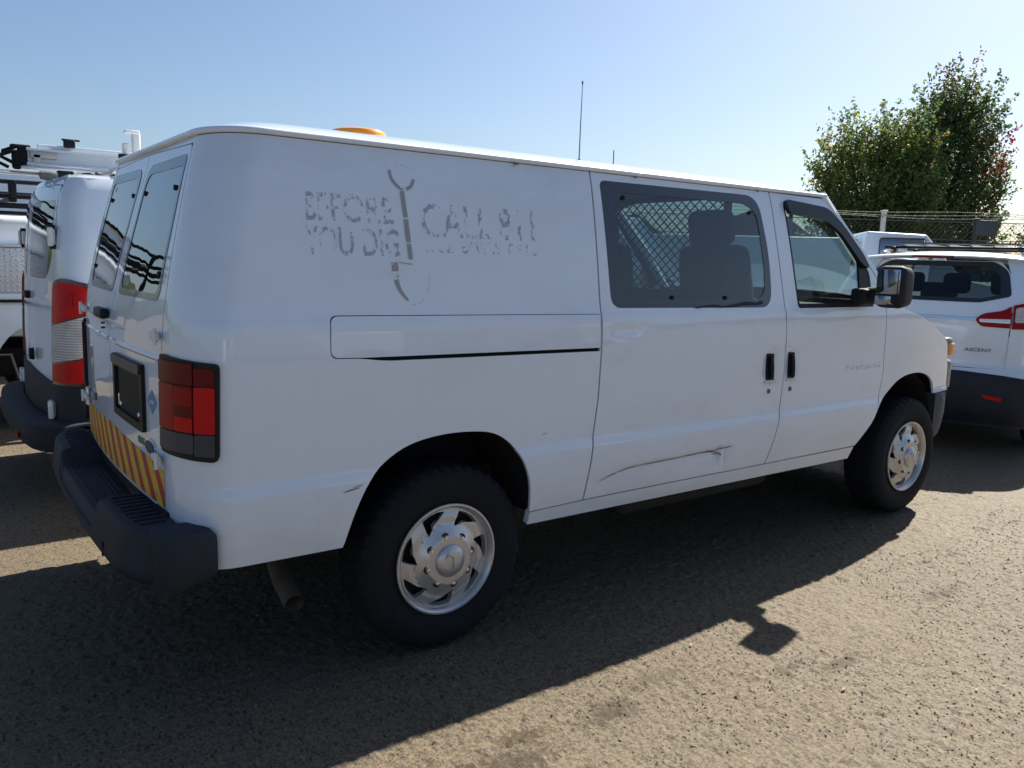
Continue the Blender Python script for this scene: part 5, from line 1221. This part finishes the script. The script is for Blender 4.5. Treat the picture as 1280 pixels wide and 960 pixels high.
def tree(name, label, loc, h, lobes, n, cols, seed, leaf=.16, patches=()):
    """lobes = [(x,y,z,rx,ry,rz)] relative to the trunk base"""
    r = np.random.default_rng(seed); root = thing(name, label, 'tree', loc)
    tb = MB(); top = h*.62
    tb.tube([(0, 0, -.2), (.02, .03, h*.2), (-.05, .05, h*.42), (.05, 0, top)], [h*.035, h*.027, h*.020, h*.009], 10)
    for lx, ly, lz, rx, ry, rz_ in lobes:
        zb = h*r.uniform(.16, .34); tb.tube([(0, .02, zb), (lx*.45, ly*.45, zb+(lz-zb)*.5), (lx, ly, lz+rz_*.3)], [h*.014, h*.009, h*.003], 6)
    tb.build('trunk', BARK, root, sharp=0)
    V = []; C = []
    vol = np.array([l[3]*l[4]*l[5] for l in lobes])**.72; vol = vol/vol.sum()
    for l, fr in zip(lobes, vol):
        m_ = int(n*fr); nc = max(8, m_//46)
        # twig clumps: shells inside the lobe, pushed outwards
        d = r.normal(size=(nc, 3)); d /= np.linalg.norm(d, axis=1)[:, None]; rad_ = r.uniform(.30, 1.06, nc)**.6
        cen = np.array(l[:3])+d*rad_[:, None]*np.array(l[3:])
        for c_, dd, rr_ in zip(cen, d, rad_):
            k = r.integers(26, 66); axis = dd*np.array([.6, .6, .5])+np.array([0, 0, .75]); axis /= np.linalg.norm(axis)
            t = r.uniform(-.5, .6, k)*(1.25 if rr_ > .8 else .9); sp = .17*(1-.75*np.clip(t/.6, 0, 1))
            P = c_+axis*t[:, None]*1.1+r.normal(size=(k, 3))*sp[:, None]
            base = np.array(cols[r.integers(len(cols))])
            for (qx, qy, qz, qr, qc, pr) in patches:
                if np.linalg.norm(c_-np.array([qx, qy, qz])) < qr and r.random() < pr: base = np.array(qc)
            cc = base*r.uniform(.7, 1.8, (k, 1))*np.array([1+.18*r.normal(), 1, 1])
            V.append(P); C.append(np.clip(cc, .004, .6))
    P = np.concatenate(V); C = np.concatenate(C); k = len(P)
    a = r.normal(size=(k, 3)); a /= np.linalg.norm(a, axis=1)[:, None]; b_ = np.cross(a, r.normal(size=(k, 3))); b_ /= np.linalg.norm(b_, axis=1)[:, None]
    s_ = (leaf*r.uniform(.55, 1.25, (k, 1)))
    Q = np.stack([P-a*s_*.6, P+b_*s_*.36-a*s_*.05, P+a*s_*.62, P-b_*s_*.36-a*s_*.05], 1).reshape(-1, 3)
    me = bpy.data.meshes.new('crown'); me.vertices.add(4*k); me.vertices.foreach_set('co', Q.astype(np.float32).ravel())
    me.loops.add(4*k); me.polygons.add(k); me.loops.foreach_set('vertex_index', np.arange(4*k, dtype=np.int32)); me.polygons.foreach_set('loop_start', np.arange(0, 4*k, 4, dtype=np.int32)); me.update(calc_edges=True)
    at = me.color_attributes.new('leaf_tint', 'FLOAT_COLOR', 'POINT'); cc = np.repeat(np.concatenate([C, np.ones((k, 1))], 1), 4, 0); at.data.foreach_set('color', cc.astype(np.float32).ravel())
    me.materials.append(FOL); o = bpy.data.objects.new('crown', me); COL.objects.link(o); o.parent = root
    return root
fw = np.array([.595, .804]); rt = np.array([.808, -.588]); cp = np.array([CX, CY])
def at_(px, D):                                  # ground spot straight below a direction, D metres ahead
    q = cp+D*(fw+rt*((px-640)/1013)); return (float(q[0]), float(q[1]), 0)
GRN = [(.075, .115, .036), (.09, .13, .042), (.062, .095, .04), (.11, .145, .045)]
YEL = [(.115, .165, .042), (.145, .185, .05), (.10, .14, .042), (.085, .125, .04)]
def lob(dx, dz, z, r1, rz_, dd=0): return (rt[0]*dx+fw[0]*dd, rt[1]*dx+fw[1]*dd, z, r1, r1, rz_)
t1 = at_(1066, 31); t2 = at_(1138, 33)
tree('maple_tree', 'lower yellow green maple at the left beyond the fence', t1, 7.4,
     [lob(-1.0, 0, 6.2, .75, .8), lob(-1.45, 0, 5.3, .7, .8), lob(-1.1, 0, 5.0, .95, 1.0), lob(-.5, 0, 5.9, .85, .9), lob(.4, 0, 6.1, .9, 1.0), lob(1.3, 0, 6.3, .9, 1.1), lob(-1.5, 0, 3.9, .9, .8), lob(-.2, 0, 4.5, 1.4, 1.3), lob(1.2, 0, 4.6, 1.4, 1.4), lob(1.9, 0, 5.6, .9, 1.0, .4), lob(0, 0, 3.2, 1.7, 1.2), lob(1.5, 0, 3.0, 1.6, 1.1), lob(-1.2, 0, 2.7, 1.0, .8), lob(.4, 0, 1.9, 1.6, 1.0)], 34000, GRN+YEL, 21, .12,
     patches=[(rt[0]*-.9, rt[1]*-.9, 5.3, 1.5, (.17, .20, .05), .5), (rt[0]*.9, rt[1]*.9, 5.6, 1.2, (.20, .205, .045), .4)])
tree('maple_tree', 'taller green maple with a red patch on its right side', t2, 10,
     [lob(-.3, 0, 7.44, .75, 1.2), lob(.5, 0, 8.00, .75, 1.2), lob(1.1, 0, 8.09, .75, 1.3), lob(1.8, 0, 7.44, .75, 1.2), lob(-.8, 0, 6.23, 1.0, 1.2), lob(.5, 0, 6.32, 1.3, 1.4), lob(1.8, 0, 6.04, 1.0, 1.3), lob(2.3, 0, 5.02, .8, 1.1), lob(-1.2, 0, 4.93, 1.2, 1.3), lob(.4, 0, 4.65, 1.6, 1.4), lob(1.9, 0, 3.91, 1.1, 1.1), lob(-1.0, 0, 3.44, 1.6, 1.3), lob(.8, 0, 2.98, 1.6, 1.2), lob(2.0, 0, 2.70, 1.0, 1.0), lob(-1.2, 0, 2.14, 1.6, 1.0), lob(1.2, 0, 1.77, 1.4, .9)], 50000, GRN, 33, .125,
     patches=[(rt[0]*2.4, rt[1]*2.4, 5.9, 1.0, (.17, .028, .034), .5), (rt[0]*2.3, rt[1]*2.3, 3.6, .8, (.20, .10, .035), .4), (rt[0]*-1.6, rt[1]*-1.6, 6.2, .7, (.20, .06, .035), .4), (rt[0]*.6, rt[1]*.6, 9.6, 1.0, (.19, .09, .045), .35)])
tree('shrub_tree', 'small grey green tree at the far right edge behind the fence', at_(1290, 48), 4.6, [lob(0, 0, 3.2, 1.2, 1.2), lob(1.2, 0, 2.6, 1.2, 1.1), lob(.2, 0, 1.6, 1.4, 1.0)], 5000, [(.06, .08, .035), (.09, .10, .04)], 44, .2)

# ================================================================== unseen vans added across the aisle for reflections, and a far wood
def across(x, h, lab):
    t = thing('parked_van', lab, 'van', (x, -14.5, 0), rad(-90), 'unseen white vans added for reflections')
    side_extrude(t, 'body', WHITE2, [(-2.7, .42), (2.7, .42), (2.75, .95), (2.0, 1.2), (1.45, h-.1), (1.2, h), (-2.6, h), (-2.7, h-.2)], .98, .10, 1.3)
    MB().box((1.76, 0, 1.62), (.04, 1.5, .62), .01, Matrix.Rotation(rad(-34), 3, 'Y')).build('windscreen', GLASS_R, t); MB().box((2.76, 0, .65), (.08, 1.7, .3), .03).build('bumper', BUMP, t)
    for sg in (-1, 1):
        for xx in (-1.6, 1.75): simple_wheel(t, xx, sg*.86, sg)
for x, h, q_ in ((-6.5, 2.1, 'leftmost of four'), (-1.2, 2.1, 'second from the left'), (4.6, 2.1, 'second from the right'), (10.4, 2.1, 'rightmost of four')): across(x, h, 'white van added unseen across the aisle for reflections, %s' % q_)
rows = []
for k in range(121):
    a = 2*math.pi*k/120; rr0 = 150; hh = 7+3*math.sin(k*1.7)+2.5*math.sin(k*.53+1)+1.5*math.sin(k*3.9)
    rows.append([(math.cos(a)*(rr0+d), math.sin(a)*(rr0+d), z) for d, z in ((0, -.5), (1, hh*.6), (4, hh), (9, hh*.9), (14, -.5))])
o = MB().grid(rows).build('far_wood', mat('far_wood', (.035, .05, .025), .95, var=.5, vscale=.3, bump=1, bscale=.8), None); o['kind'] = 'stuff'; o['label'] = 'low dark line of far trees round the lot'
